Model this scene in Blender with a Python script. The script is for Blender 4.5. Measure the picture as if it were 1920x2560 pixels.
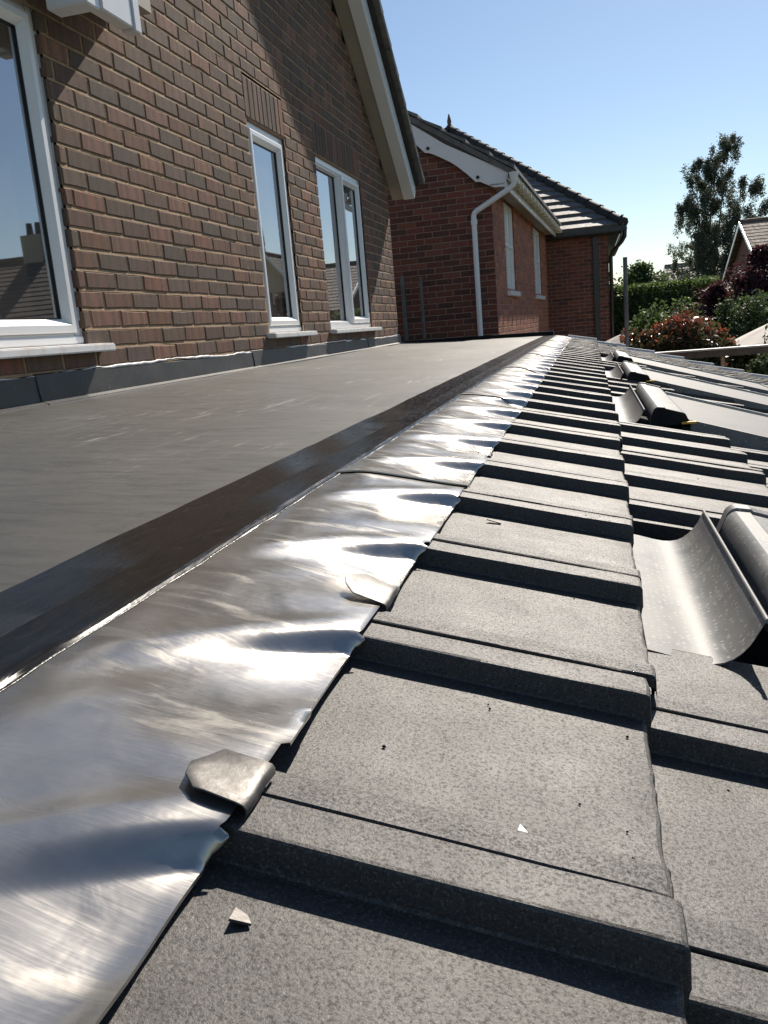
import bpy, bmesh, math, random
import numpy as np
from mathutils import Vector, Matrix

for o in list(bpy.data.objects): bpy.data.objects.remove(o)
random.seed(7); rng = np.random.default_rng(11)
scene = bpy.context.scene
col = scene.collection

# ------------------------------------------------------------------ camera, world, sun, exposure
F, CX, CY = 2110.0, 960.0, 1280.0            # focal length in pixels of the 1920 x 2560 photograph
vy = Vector((1472-CX, 786-CY, F)).normalized()
vz = -Vector((1800-CX, 11200-CY, F))
vz = (vz - vy*vz.dot(vy)).normalized()
vx = vy.cross(vz)
RW = Matrix((vx, vy, vz))                    # world = RW @ (right, down, forward)
cam = bpy.data.cameras.new('camera'); camo = bpy.data.objects.new('camera', cam); col.objects.link(camo)
cr, cd, cf = RW @ Vector((1,0,0)), RW @ Vector((0,1,0)), RW @ Vector((0,0,1))
camo.matrix_world = Matrix(((cr.x, -cd.x, -cf.x, 0), (cr.y, -cd.y, -cf.y, 0), (cr.z, -cd.z, -cf.z, 0), (0,0,0,1)))
cam.sensor_fit = 'VERTICAL'; cam.sensor_height = 36.0; cam.lens = 36.0*F/2560
cam.clip_start = 0.01; cam.clip_end = 2000
scene.camera = camo
scene.render.resolution_x, scene.render.resolution_y = 768, 1024

SUN = Vector((0.21, 1.0, 0.858)).normalized()
world = bpy.data.worlds.new('World'); scene.world = world; world.use_nodes = True
wn = world.node_tree; wn.nodes.clear()
wo = wn.nodes.new('ShaderNodeOutputWorld'); bg = wn.nodes.new('ShaderNodeBackground'); sky = wn.nodes.new('ShaderNodeTexSky')
sky.sky_type = 'NISHITA'; sky.sun_disc = False
sky.sun_elevation = math.asin(SUN.z); sky.sun_rotation = math.atan2(SUN.x, SUN.y)
sky.altitude = 60; sky.air_density = 1.0; sky.dust_density = 0.2; sky.ozone_density = 1.9
bg.inputs['Strength'].default_value = 0.075
wn.links.new(sky.outputs[0], bg.inputs[0]); wn.links.new(bg.outputs[0], wo.inputs[0])
sl = bpy.data.lights.new('sun', 'SUN'); slo = bpy.data.objects.new('sun', sl); col.objects.link(slo)
sl.energy = 5.0; sl.angle = math.radians(0.53); sl.color = (1.0, 0.915, 0.80)
slo.rotation_euler = SUN.to_track_quat('Z', 'Y').to_euler(); slo.location = (5, 20, 20)
scene.view_settings.view_transform = 'Standard'; scene.view_settings.look = 'None'
scene.view_settings.gamma = 1.0; scene.view_settings.use_curve_mapping = False
scene.view_settings.exposure = 0.54

# ------------------------------------------------------------------ material helpers
class NT:
    def __init__(s, name):
        s.m = bpy.data.materials.new(name); s.m.use_nodes = True
        s.t = s.m.node_tree; s.t.nodes.clear()
        s.out = s.n('ShaderNodeOutputMaterial'); s.p = s.n('ShaderNodeBsdfPrincipled')
        s.l(s.p.outputs[0], s.out.inputs[0])
    def n(s, k, **kw):
        x = s.t.nodes.new(k)
        for a, b in kw.items(): setattr(x, a, b)
        return x
    def l(s, a, b): s.t.links.new(a, b)
    def set(s, name, v):
        if hasattr(v, 'is_linked'): s.l(v, s.p.inputs[name])
        else: s.p.inputs[name].default_value = v
    def coord(s, kind='Object', scale=(1,1,1), rand=True, rot=(0,0,0)):
        tc = s.n('ShaderNodeTexCoord'); mp = s.n('ShaderNodeMapping')
        mp.inputs['Scale'].default_value = scale; mp.inputs['Rotation'].default_value = rot
        s.l(tc.outputs[kind], mp.inputs['Vector'])
        if rand:
            oi = s.n('ShaderNodeObjectInfo'); mu = s.n('ShaderNodeMath', operation='MULTIPLY'); mu.inputs[1].default_value = 53.0
            s.l(oi.outputs['Random'], mu.inputs[0]); s.l(mu.outputs[0], mp.inputs['Location'])
        return mp.outputs[0]
    def noise(s, vec, scale, detail=4, rough=0.55, dist=0.0):
        x = s.n('ShaderNodeTexNoise'); x.inputs['Scale'].default_value = scale; x.inputs['Detail'].default_value = detail
        x.inputs['Roughness'].default_value = rough; x.inputs['Distortion'].default_value = dist
        s.l(vec, x.inputs['Vector']); return x.outputs['Fac']
    def voro(s, vec, scale, feature='F1'):
        x = s.n('ShaderNodeTexVoronoi', feature=feature); x.inputs['Scale'].default_value = scale
        s.l(vec, x.inputs['Vector']); return x
    def ramp(s, fac, stops):
        r = s.n('ShaderNodeValToRGB'); e = r.color_ramp.elements
        while len(e) < len(stops): e.new(0.5)
        for el, (p, c) in zip(e, stops):
            el.position = p; el.color = (c, c, c, 1) if not hasattr(c, '__len__') else (*c, 1)
        s.l(fac, r.inputs[0]); return r.outputs[0]
    def mix(s, fac, a, b, mode='MIX'):
        x = s.n('ShaderNodeMix', data_type='RGBA', blend_type=mode)
        for v, i in ((fac, 0), (a, 6), (b, 7)):
            if hasattr(v, 'is_linked'): s.l(v, x.inputs[i])
            elif hasattr(v, '__len__'): x.inputs[i].default_value = (*v, 1)
            elif i == 0: x.inputs[i].default_value = v
            else: x.inputs[i].default_value = (v, v, v, 1)
        return x.outputs[2]
    def math(s, op, a, b=0.0):
        x = s.n('ShaderNodeMath', operation=op)
        for v, i in ((a, 0), (b, 1)):
            if hasattr(v, 'is_linked'): s.l(v, x.inputs[i])
            else: x.inputs[i].default_value = v
        return x.outputs[0]
    def bump(s, h, strength, dist, prev=None):
        b = s.n('ShaderNodeBump'); b.inputs['Strength'].default_value = strength; b.inputs['Distance'].default_value = dist
        s.l(h, b.inputs['Height'])
        if prev: s.l(prev, b.inputs['Normal'])
        s.l(b.outputs[0], s.p.inputs['Normal']); return b.outputs[0]

M = {}
def simple(name, color, rough=0.5, spec=0.5, metal=0.0, var=0.15, scale=6.0, bump=0.0, bscale=60, bdist=0.002):
    t = NT(name); v = t.coord()
    n = t.noise(v, scale, 5)
    c = t.mix(t.ramp(n, [(0.3, 0.0), (0.7, 1.0)]), tuple(x*(1-var) for x in color), tuple(min(1, x*(1+var)) for x in color))
    t.set('Base Color', c); t.set('Metallic', metal); t.set('Specular IOR Level', spec)
    t.set('Roughness', t.ramp(t.noise(v, scale*2.3, 4), [(0.3, max(0.02, rough*0.88)), (0.7, min(1, rough*1.12))]))
    if bump: t.bump(t.noise(v, bscale, 4), bump, bdist)
    M[name] = t.m; return t.m

# concrete roof tile: dark through-coloured concrete, granular, dusty
t = NT('concrete_tile'); v = t.coord()
g1 = t.noise(v, 380, 4, 0.75); g2 = t.noise(v, 520, 3, 0.7); big = t.noise(v, 9, 5, 0.6, 0.4); mid = t.noise(v, 60, 5, 0.7)
c = t.mix(t.ramp(big, [(0.32, 0.0), (0.68, 1.0)]), (0.030, 0.0265, 0.0235), (0.042, 0.037, 0.033))
c = t.mix(t.ramp(g1, [(0.38, 0.75), (0.50, 0.0)]), c, (0.010, 0.010, 0.010))
c = t.mix(t.ramp(g2, [(0.54, 0.0), (0.68, 0.55)]), c, (0.19, 0.170, 0.150))
c = t.mix(t.ramp(mid, [(0.56, 0.0), (0.70, 0.35)]), c, (0.10, 0.088, 0.076))
att = t.n('ShaderNodeAttribute', attribute_name='wear')
wear = t.math('MULTIPLY', att.outputs['Fac'], t.ramp(t.noise(v, 420, 4, 0.8), [(0.48, 0.0), (0.58, 0.75)]))
c = t.mix(wear, c, (0.012, 0.012, 0.012))
t.set('Base Color', c); t.set('Specular IOR Level', 0.54)
rr = t.math('ADD', t.ramp(t.noise(v, 16, 5), [(0.3, 0.50), (0.7, 0.58)]), t.math('MULTIPLY', wear, 0.25))
t.set('Roughness', t.math('ADD', rr, t.ramp(g1, [(0.36, 0.18), (0.52, 0.0)])))
h = t.math('ADD', g1, t.math('MULTIPLY', mid, 0.8))
t.bump(h, 0.42, 0.0014); M['tile'] = t.m

# milled lead sheet
t = NT('lead_sheet'); v = t.coord(rand=False)
vs = t.coord(scale=(1, 1, 1), rand=False)
ms = t.n('ShaderNodeMapping'); ms.inputs['Rotation'].default_value = (0, 0, math.radians(24)); ms.inputs['Scale'].default_value = (9, 120, 9); t.l(vs, ms.inputs[0])
scr = t.noise(ms.outputs[0], 3.0, 5, 0.7)
ms2 = t.n('ShaderNodeMapping'); ms2.inputs['Rotation'].default_value = (0, 0, math.radians(-52)); ms2.inputs['Scale'].default_value = (7, 160, 7); t.l(vs, ms2.inputs[0])
scr2 = t.noise(ms2.outputs[0], 4.0, 4, 0.75)
ms3 = t.n('ShaderNodeMapping'); ms3.inputs['Rotation'].default_value = (0, 0, math.radians(-12)); ms3.inputs['Scale'].default_value = (4, 16, 4); t.l(vs, ms3.inputs[0])
stain = t.noise(ms3.outputs[0], 1.6, 5, 0.6, 0.6)
blot = t.noise(v, 14, 4, 0.6, 0.8)
c = t.mix(t.ramp(blot, [(0.3, 0.0), (0.7, 1.0)]), (0.36, 0.342, 0.318), (0.43, 0.41, 0.383))
c = t.mix(t.ramp(stain, [(0.56, 0.0), (0.66, 0.55)]), c, (0.24, 0.225, 0.20))
c = t.mix(t.ramp(scr, [(0.62, 0.0), (0.72, 0.35)]), c, (0.62, 0.61, 0.59))
t.set('Base Color', c); t.set('Metallic', 0.85)
r = t.math('ADD', t.ramp(blot, [(0.3, 0.18), (0.7, 0.24)]), t.ramp(scr2, [(0.4, 0.0), (0.75, 0.05)]))
r = t.math('ADD', r, t.ramp(stain, [(0.56, 0.0), (0.66, 0.12)]))
t.set('Roughness', r)
h = t.math('ADD', t.math('MULTIPLY', scr, 0.35), t.math('MULTIPLY', scr2, 0.35))
b1 = t.bump(h, 0.03, 0.0010); 
b2 = t.bump(t.noise(v, 26, 3, 0.5, 0.4), 0.08, 0.005, b1); M['lead'] = t.m

# lead seen from its cut edge / clips
simple('lead_clip', (0.10, 0.095, 0.09), 0.50, 0.5, 0.7, 0.18, 60, 0.35, 120, 0.001)

# rubber membrane of the flat roof
t = NT('rubber_membrane'); v = t.coord(rand=False)
a = t.n('ShaderNodeMapping'); a.inputs['Scale'].default_value = (0.9, 4.2, 1); a.inputs['Rotation'].default_value = (0, 0, math.radians(-14)); t.l(v, a.inputs[0])
st = t.noise(a.outputs[0], 9.0, 7, 0.68, 0.9); fine = t.noise(v, 260, 3, 0.6); bl = t.noise(v, 2.2, 5, 0.6, 0.5)
a2 = t.n('ShaderNodeMapping'); a2.inputs['Scale'].default_value = (26, 1.6, 1); a2.inputs['Rotation'].default_value = (0, 0, math.radians(28)); t.l(v, a2.inputs[0])
scuff = t.noise(a2.outputs[0], 2.0, 5, 0.7, 1.2); smask = t.noise(v, 1.5, 3, 0.5)
c = t.mix(t.ramp(bl, [(0.3, 0.0), (0.7, 1.0)]), (0.048, 0.046, 0.041), (0.070, 0.067, 0.060))
c = t.mix(t.ramp(st, [(0.48, 0.0), (0.66, 0.6)]), c, (0.034, 0.033, 0.030))
c = t.mix(t.math('MULTIPLY', t.ramp(scuff, [(0.58, 0.0), (0.70, 0.8)]), t.ramp(smask, [(0.46, 0.0), (0.60, 1.0)])), c, (0.42, 0.40, 0.36))
c = t.mix(t.ramp(fine, [(0.55, 0.0), (0.75, 0.25)]), c, (0.13, 0.122, 0.11))
t.set('Base Color', c); t.set('Specular IOR Level', 0.45)
t.set('Roughness', t.ramp(st, [(0.35, 0.56), (0.70, 0.44)]))
b1 = t.bump(st, 0.10, 0.004); t.bump(fine, 0.18, 0.0012, b1); M['membrane'] = t.m
simple('membrane_scuff', (0.20, 0.19, 0.17), 0.7, 0.4, 0, 0.25, 25, 0.2, 120, 0.001)

# glossy black jointing tape
t = NT('black_tape'); v = t.coord(rand=False)
a = t.n('ShaderNodeMapping'); a.inputs['Scale'].default_value = (18, 4, 1); a.inputs['Rotation'].default_value = (0, 0, math.radians(24)); t.l(v, a.inputs[0])
st = t.noise(a.outputs[0], 5, 5, 0.65, 1.0); fine = t.noise(v, 160, 4, 0.65)
c = t.mix(t.ramp(st, [(0.4, 0.0), (0.7, 1.0)]), (0.006, 0.0055, 0.005), (0.013, 0.0105, 0.009))
c = t.mix(t.ramp(fine, [(0.66, 0.0), (0.74, 0.3)]), c, (0.06, 0.048, 0.04))
t.set('Base Color', c); t.set('Roughness', t.ramp(st, [(0.35, 0.18), (0.7, 0.30)])); t.set('Specular IOR Level', 0.15)
b1 = t.bump(st, 0.12, 0.003); t.bump(fine, 0.06, 0.0012, b1); M['tape'] = t.m
simple('tape_adhesive', (0.010, 0.010, 0.010), 0.3, 0.4, 0, 0.3, 40, 0.4, 170, 0.003)

# upstand rubber against the wall
t = NT('upstand_rubber'); v = t.coord()
bl = t.noise(v, 5, 5, 0.6, 0.6); fi = t.noise(v, 60, 4)
c = t.mix(t.ramp(bl, [(0.3, 0.0), (0.7, 1.0)]), (0.016, 0.016, 0.016), (0.038, 0.036, 0.033))
c = t.mix(t.ramp(fi, [(0.6, 0.0), (0.75, 0.4)]), c, (0.13, 0.125, 0.12))
t.set('Base Color', c); t.set('Roughness', 0.5); t.bump(bl, 0.3, 0.006); M['upstand'] = t.m
simple('sealant', (0.62, 0.62, 0.62), 0.35, 0.5, 0, 0.12, 30, 0.7, 80, 0.004)

# brick: tone comes from each brick's own colour, banded like dragfaced stock brick
def brick_mat(name, band, dirt, bright=1.0):
    t = NT(name); v = t.coord('Object', rand=False)
    at = t.n('ShaderNodeAttribute', attribute_name='tone'); base = at.outputs['Color']
    a = t.n('ShaderNodeMapping'); a.inputs['Scale'].default_value = (30, 30, 2.5); t.l(v, a.inputs[0])
    bd = t.noise(a.outputs[0], 1.0, 3, 0.6, 0.3); fi = t.noise(v, 240, 4, 0.7); bl = t.noise(v, 30, 5, 0.7)
    c = t.mix(t.ramp(bd, [(0.42, 0.0), (0.58, band)]), base, (0.095*bright, 0.075*bright, 0.063*bright))
    c = t.mix(t.ramp(bl, [(0.54, 0.0), (0.68, dirt)]), c, (0.24*bright, 0.155*bright, 0.105*bright))
    c = t.mix(t.ramp(fi, [(0.40, 0.45), (0.52, 0.0)]), c, (0.05, 0.038, 0.032))
    c = t.mix(t.ramp(t.noise(v, 9, 3), [(0.66, 0.0), (0.74, 0.35)]), c, (0.30, 0.285, 0.27))
    t.set('Base Color', c); t.set('Roughness', 0.85); t.set('Specular IOR Level', 0.25)
    b1 = t.bump(bd, 0.3, 0.004); t.bump(fi, 0.5, 0.002, b1); M[name] = t.m
brick_mat('stock_brick', 0.65, 0.4)
brick_mat('red_brick', 0.25, 0.15)
simple('sand_mortar', (0.36, 0.245, 0.15), 0.95, 0.2, 0, 0.22, 40, 0.6, 300, 0.003)
simple('grey_mortar', (0.32, 0.22, 0.16), 0.95, 0.2, 0, 0.2, 30, 0.4, 200, 0.003)

# white plastic
t = NT('white_plastic'); v = t.coord()
c = t.mix(t.ramp(t.noise(v, 3, 5, 0.7, 0.6), [(0.45, 0.0), (0.75, 0.35)]), (0.78, 0.78, 0.78), (0.66, 0.60, 0.53))
t.set('Base Color', c); t.set('Roughness', 0.28); M['pvc'] = t.m
t = NT('dusty_sill_plastic'); v = t.coord()
c = t.mix(t.ramp(t.noise(v, 14, 5, 0.7, 0.6), [(0.46, 0.0), (0.68, 0.6)]), (0.78, 0.77, 0.75), (0.60, 0.46, 0.36))
t.set('Base Color', c); t.set('Roughness', 0.5); M['sill'] = t.m
simple('cream_plastic', (0.62, 0.57, 0.45), 0.4, 0.5, 0, 0.12, 8)
simple('soffit_board', (0.36, 0.32, 0.26), 0.55, 0.4, 0, 0.08, 4)
simple('rubber_gasket', (0.012, 0.012, 0.012), 0.4, 0.4, 0, 0.1, 10)
simple('dark_roof_edge', (0.035, 0.033, 0.031), 0.7, 0.3, 0, 0.3, 20, 0.3, 80, 0.003)
simple('grey_roof_tile', (0.125, 0.117, 0.106), 0.65, 0.6, 0, 0.35, 8, 0.5, 90, 0.004)
simple('brown_roof_tile', (0.125, 0.095, 0.078), 0.8, 0.25, 0, 0.35, 4, 0.5, 60, 0.006)
simple('room_wall', (0.30, 0.26, 0.21), 0.9, 0.2, 0, 0.1, 2)
simple('net_curtain', (0.55, 0.50, 0.42), 0.9, 0.1, 0, 0.1, 5)
simple('galvanised_tube', (0.12, 0.12, 0.12), 0.5, 0.5, 0.35, 0.25, 12, 0.2, 90, 0.001)
simple('stained_timber', (0.085, 0.066, 0.054), 0.65, 0.4, 0, 0.3, 10, 0.4, 60, 0.003)
simple('pale_timber', (0.30, 0.23, 0.16), 0.7, 0.3, 0, 0.25, 8, 0.4, 60, 0.003)
simple('canopy_fabric', (0.72, 0.66, 0.58), 0.85, 0.2, 0, 0.05, 3)
simple('yellow_plastic', (0.62, 0.36, 0.02), 0.4, 0.5, 0, 0.1, 12)
simple('felt_underlay', (0.018, 0.018, 0.018), 0.9, 0.2, 0, 0.3, 8, 0.3, 60, 0.003)
simple('bolt_steel', (0.03, 0.03, 0.03), 0.5, 0.5, 0.6, 0.2, 12)
simple('black_gutter', (0.02, 0.02, 0.02), 0.35, 0.5, 0, 0.2, 12)
simple('tree_bark', (0.10, 0.085, 0.07), 0.9, 0.2, 0, 0.3, 8, 0.6, 30, 0.02)
simple('birch_bark', (0.36, 0.34, 0.31), 0.85, 0.2, 0, 0.5, 6, 0.4, 30, 0.01)
simple('aluminium_trim', (0.36, 0.365, 0.37), 0.38, 0.5, 0.7, 0.15, 30)

# painted aluminium of the roof windows, spotted with dried rain
t = NT('painted_aluminium'); v = t.coord()
a = t.n('ShaderNodeMapping'); a.inputs['Scale'].default_value = (0.5, 1.3, 0.5); t.l(v, a.inputs[0])
vo = t.voro(a.outputs[0], 240); rnd = vo.outputs['Color']
sel = t.n('ShaderNodeSeparateColor'); t.l(rnd, sel.inputs[0])
spot = t.math('MULTIPLY', t.ramp(vo.outputs['Distance'], [(0.18, 1.0), (0.36, 0.0)]), t.ramp(sel.outputs[0], [(0.58, 0.0), (0.64, 1.0)]))
dust = t.noise(v, 12, 5, 0.65, 0.5)
c = t.mix(t.ramp(dust, [(0.35, 0.0), (0.7, 1.0)]), (0.155, 0.152, 0.144), (0.21, 0.204, 0.19))
c = t.mix(t.math('MULTIPLY', spot, 0.75), c, (0.55, 0.53, 0.48))
t.set('Base Color', c); t.set('Metallic', 0.0); t.set('Specular IOR Level', 0.32)
t.set('Roughness', t.math('ADD', t.ramp(dust, [(0.3, 0.42), (0.7, 0.54)]), t.math('MULTIPLY', spot, 0.15)))
t.bump(spot, 0.25, 0.0006); M['alu'] = t.m

# window glass: reflects at grazing angles, lets the room show through otherwise
def glass(name, ior, tint, dust=0.0):
    t = NT(name); t.t.nodes.remove(t.p)
    tr = t.n('ShaderNodeBsdfTransparent'); tr.inputs[0].default_value = (*tint, 1)
    gl = t.n('ShaderNodeBsdfGlossy'); gl.inputs['Roughness'].default_value = 0.015; gl.inputs[0].default_value = (0.95, 0.97, 1, 1)
    fr = t.n('ShaderNodeFresnel'); fr.inputs[0].default_value = ior
    mx = t.n('ShaderNodeMixShader'); t.l(t.math('MINIMUM', t.math('ADD', t.math('MULTIPLY', fr.outputs[0], 1.1), 0.22), 0.95), mx.inputs[0]); t.l(tr.outputs[0], mx.inputs[1]); t.l(gl.outputs[0], mx.inputs[2])
    last = mx.outputs[0]
    if dust:
        df = t.n('ShaderNodeBsdfDiffuse'); df.inputs[0].default_value = (0.42, 0.38, 0.32, 1)
        m2 = t.n('ShaderNodeMixShader'); v = t.coord()
        t.l(t.ramp(t.noise(v, 5, 5, 0.6), [(0.3, dust*0.5), (0.7, dust)]), m2.inputs[0]); t.l(last, m2.inputs[1]); t.l(df.outputs[0], m2.inputs[2]); last = m2.outputs[0]
    t.l(last, t.out.inputs[0]); M[name] = t.m
glass('window_glass', 2.0, (0.62, 0.64, 0.64), 0.10)
t = NT('roof_window_glass'); v = t.coord()
c = t.mix(t.ramp(t.noise(v, 4, 5, 0.6), [(0.3, 0.0), (0.7, 1.0)]), (0.075, 0.071, 0.062), (0.10, 0.094, 0.083))
t.set('Base Color', c); t.set('Roughness', t.ramp(t.noise(v, 9, 4), [(0.3, 0.45), (0.7, 0.58)])); t.set('Specular IOR Level', 0.28); M['roof_glass'] = t.m

def leaf_mat(name, c1, c2, trans=0.3, rough=0.62):
    t = NT(name)
    at = t.n('ShaderNodeAttribute', attribute_name='tone')
    c = t.mix(at.outputs['Fac'], c1, c2); t.set('Base Color', c); t.set('Roughness', rough); t.set('Specular IOR Level', 0.5)
    tl = t.n('ShaderNodeBsdfTranslucent'); t.l(c, tl.inputs[0])
    mx = t.n('ShaderNodeMixShader'); mx.inputs[0].default_value = trans
    t.l(t.p.outputs[0], mx.inputs[1]); t.l(tl.outputs[0], mx.inputs[2]); t.l(mx.outputs[0], t.out.inputs[0]); M[name] = t.m
leaf_mat('birch_leaf', (0.094, 0.112, 0.075), (0.144, 0.163, 0.106), 0.42)
leaf_mat('plum_leaf', (0.052, 0.021, 0.026), (0.098, 0.036, 0.042), 0.42)
leaf_mat('green_leaf', (0.058, 0.094, 0.032), (0.123, 0.174, 0.058), 0.42)
leaf_mat('dark_leaf', (0.038, 0.063, 0.027), (0.083, 0.120, 0.045), 0.42)
leaf_mat('photinia_leaf', (0.055, 0.075, 0.030), (0.33, 0.085, 0.050), 0.35, 0.3)
leaf_mat('hedge_leaf', (0.063, 0.105, 0.028), (0.140, 0.196, 0.049), 0.42)

t = NT('lawn'); v = t.coord(rand=False)
c = t.mix(t.ramp(t.noise(v, 0.5, 6), [(0.35, 0.0), (0.65, 1.0)]), (0.045, 0.070, 0.022), (0.085, 0.095, 0.040))
c = t.mix(t.ramp(t.noise(v, 0.07, 3), [(0.55, 0.0), (0.62, 0.8)]), c, (0.16, 0.145, 0.125))
t.set('Base Color', c); t.set('Roughness', 0.95); t.bump(t.noise(v, 30, 4), 0.5, 0.05); M['lawn'] = t.m

# ------------------------------------------------------------------ object helpers
def tag(o, label=None, cat=None, group=None, kind=None):
    for k, v in (('label', label), ('category', cat), ('group', group), ('kind', kind)):
        if v: o[k] = v
    return o
def empty(name, loc=(0,0,0), label=None, cat=None, group=None):
    o = bpy.data.objects.new(name, None); o.location = loc; o.empty_display_size = 0.1; col.objects.link(o)
    return tag(o, label, cat, group)
def link(name, me, parent=None):
    o = bpy.data.objects.new(name, me); col.objects.link(o)
    if parent is not None:
        o.parent = parent; o.matrix_parent_inverse = parent_inv(parent)
    return o
def parent_inv(p):                          # parts keep world coordinates: only the thing's own Empty is moved
    return Matrix.Translation(p.location).inverted() if p.parent is None else Matrix.Identity(4)
def mesh(name, verts, faces, mat, smooth=None):
    me = bpy.data.meshes.new(name); me.from_pydata([tuple(map(float, p)) for p in verts], [], [tuple(map(int, f)) for f in faces])
    me.materials.append(M[mat]); me.update()
    if smooth is not None:
        for p in me.polygons: p.use_smooth = True
        me.set_sharp_from_angle(angle=math.radians(smooth))
    return me
def add(name, verts, faces, mat, parent=None, smooth=None):
    return link(name, mesh(name, verts, faces, mat, smooth), parent)
def fixn(o):
    bm = bmesh.new(); bm.from_mesh(o.data); bmesh.ops.recalc_face_normals(bm, faces=bm.faces); bm.to_mesh(o.data); bm.free(); return o
class MB:                                   # collects shapes of one part
    def __init__(s): s.v = []; s.f = []
    def raw(s, v, f): b = len(s.v); s.v += [tuple(p) for p in v]; s.f += [tuple(i+b for i in q) for q in f]
    def box(s, lo, hi):
        x0,y0,z0 = lo; x1,y1,z1 = hi
        s.raw([(x0,y0,z0),(x1,y0,z0),(x1,y1,z0),(x0,y1,z0),(x0,y0,z1),(x1,y0,z1),(x1,y1,z1),(x0,y1,z1)],
              [(0,3,2,1),(4,5,6,7),(0,1,5,4),(1,2,6,5),(2,3,7,6),(3,0,4,7)])
    def prism(s, poly, a, b):               # poly: list of 3D points, extruded by vector b-a
        n = len(poly); d = Vector(b) - Vector(a); p0 = [Vector(p) for p in poly]; p1 = [p + d for p in p0]
        s.raw([tuple(p) for p in p0+p1], [tuple(range(n))[::-1], tuple(range(n, 2*n))] + [(i, (i+1) % n, n+(i+1) % n, n+i) for i in range(n)])
    def tube(s, pts, r, n=10, cap=True):
        pts = [Vector(p) for p in pts]; rr = r if hasattr(r, '__len__') else [r]*len(pts); rings = []
        for i, p in enumerate(pts):
            d = (pts[min(i+1, len(pts)-1)] - pts[max(i-1, 0)]).normalized()
            u = d.orthogonal().normalized() if i == 0 else (u - d*u.dot(d)).normalized()
            w = d.cross(u); rings.append([p + (u*math.cos(2*math.pi*k/n) + w*math.sin(2*math.pi*k/n))*rr[i] for k in range(n)])
        f = [(i*n+k, i*n+(k+1) % n, (i+1)*n+(k+1) % n, (i+1)*n+k) for i in range(len(pts)-1) for k in range(n)]
        if cap: f += [tuple(range(n))[::-1], tuple(range((len(pts)-1)*n, len(pts)*n))]
        s.raw([tuple(p) for r_ in rings for p in r_], f)
    def build(s, name, mat, parent=None, smooth=None, bevel=0.0, seg=2):
        o = add(name, s.v, s.f, mat, parent); fixn(o)
        if bevel:
            bm = bmesh.new(); bm.from_mesh(o.data)
            es = [e for e in bm.edges if len(e.link_faces) == 2 and e.calc_face_angle(0) > 0.5]
            bmesh.ops.bevel(bm, geom=es, offset=bevel, segments=seg, affect='EDGES', clamp_overlap=True); bm.to_mesh(o.data); bm.free()
        if smooth is not None:
            for p in o.data.polygons: p.use_smooth = True
            o.data.set_sharp_from_angle(angle=math.radians(smooth))
        return o
def smoothstep(a, b, x):
    t = np.clip((x-a)/(b-a), 0, 1); return t*t*(3-2*t)

# value noise for geometry
_perm = rng.random((64, 64, 8))
def vnoise(x, y, ch=0):
    x = np.asarray(x, float); y = np.asarray(y, float)
    xi = np.floor(x).astype(int); yi = np.floor(y).astype(int); fx = x-xi; fy = y-yi
    fx = fx**3*(fx*(fx*6-15)+10); fy = fy**3*(fy*(fy*6-15)+10); g = _perm[:, :, ch]
    a = g[xi % 64, yi % 64]; b = g[(xi+1) % 64, yi % 64]; c = g[xi % 64, (yi+1) % 64]; d = g[(xi+1) % 64, (yi+1) % 64]
    return (a*(1-fx)+b*fx)*(1-fy) + (c*(1-fx)+d*fx)*fy - 0.5

# ------------------------------------------------------------------ ground
GZ = -2.9
g = add('ground', [(-400,-300,GZ),(400,-300,GZ),(400,900,GZ),(-400,900,GZ)], [(0,1,2,3)], 'lawn'); tag(g, kind='structure')

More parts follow.
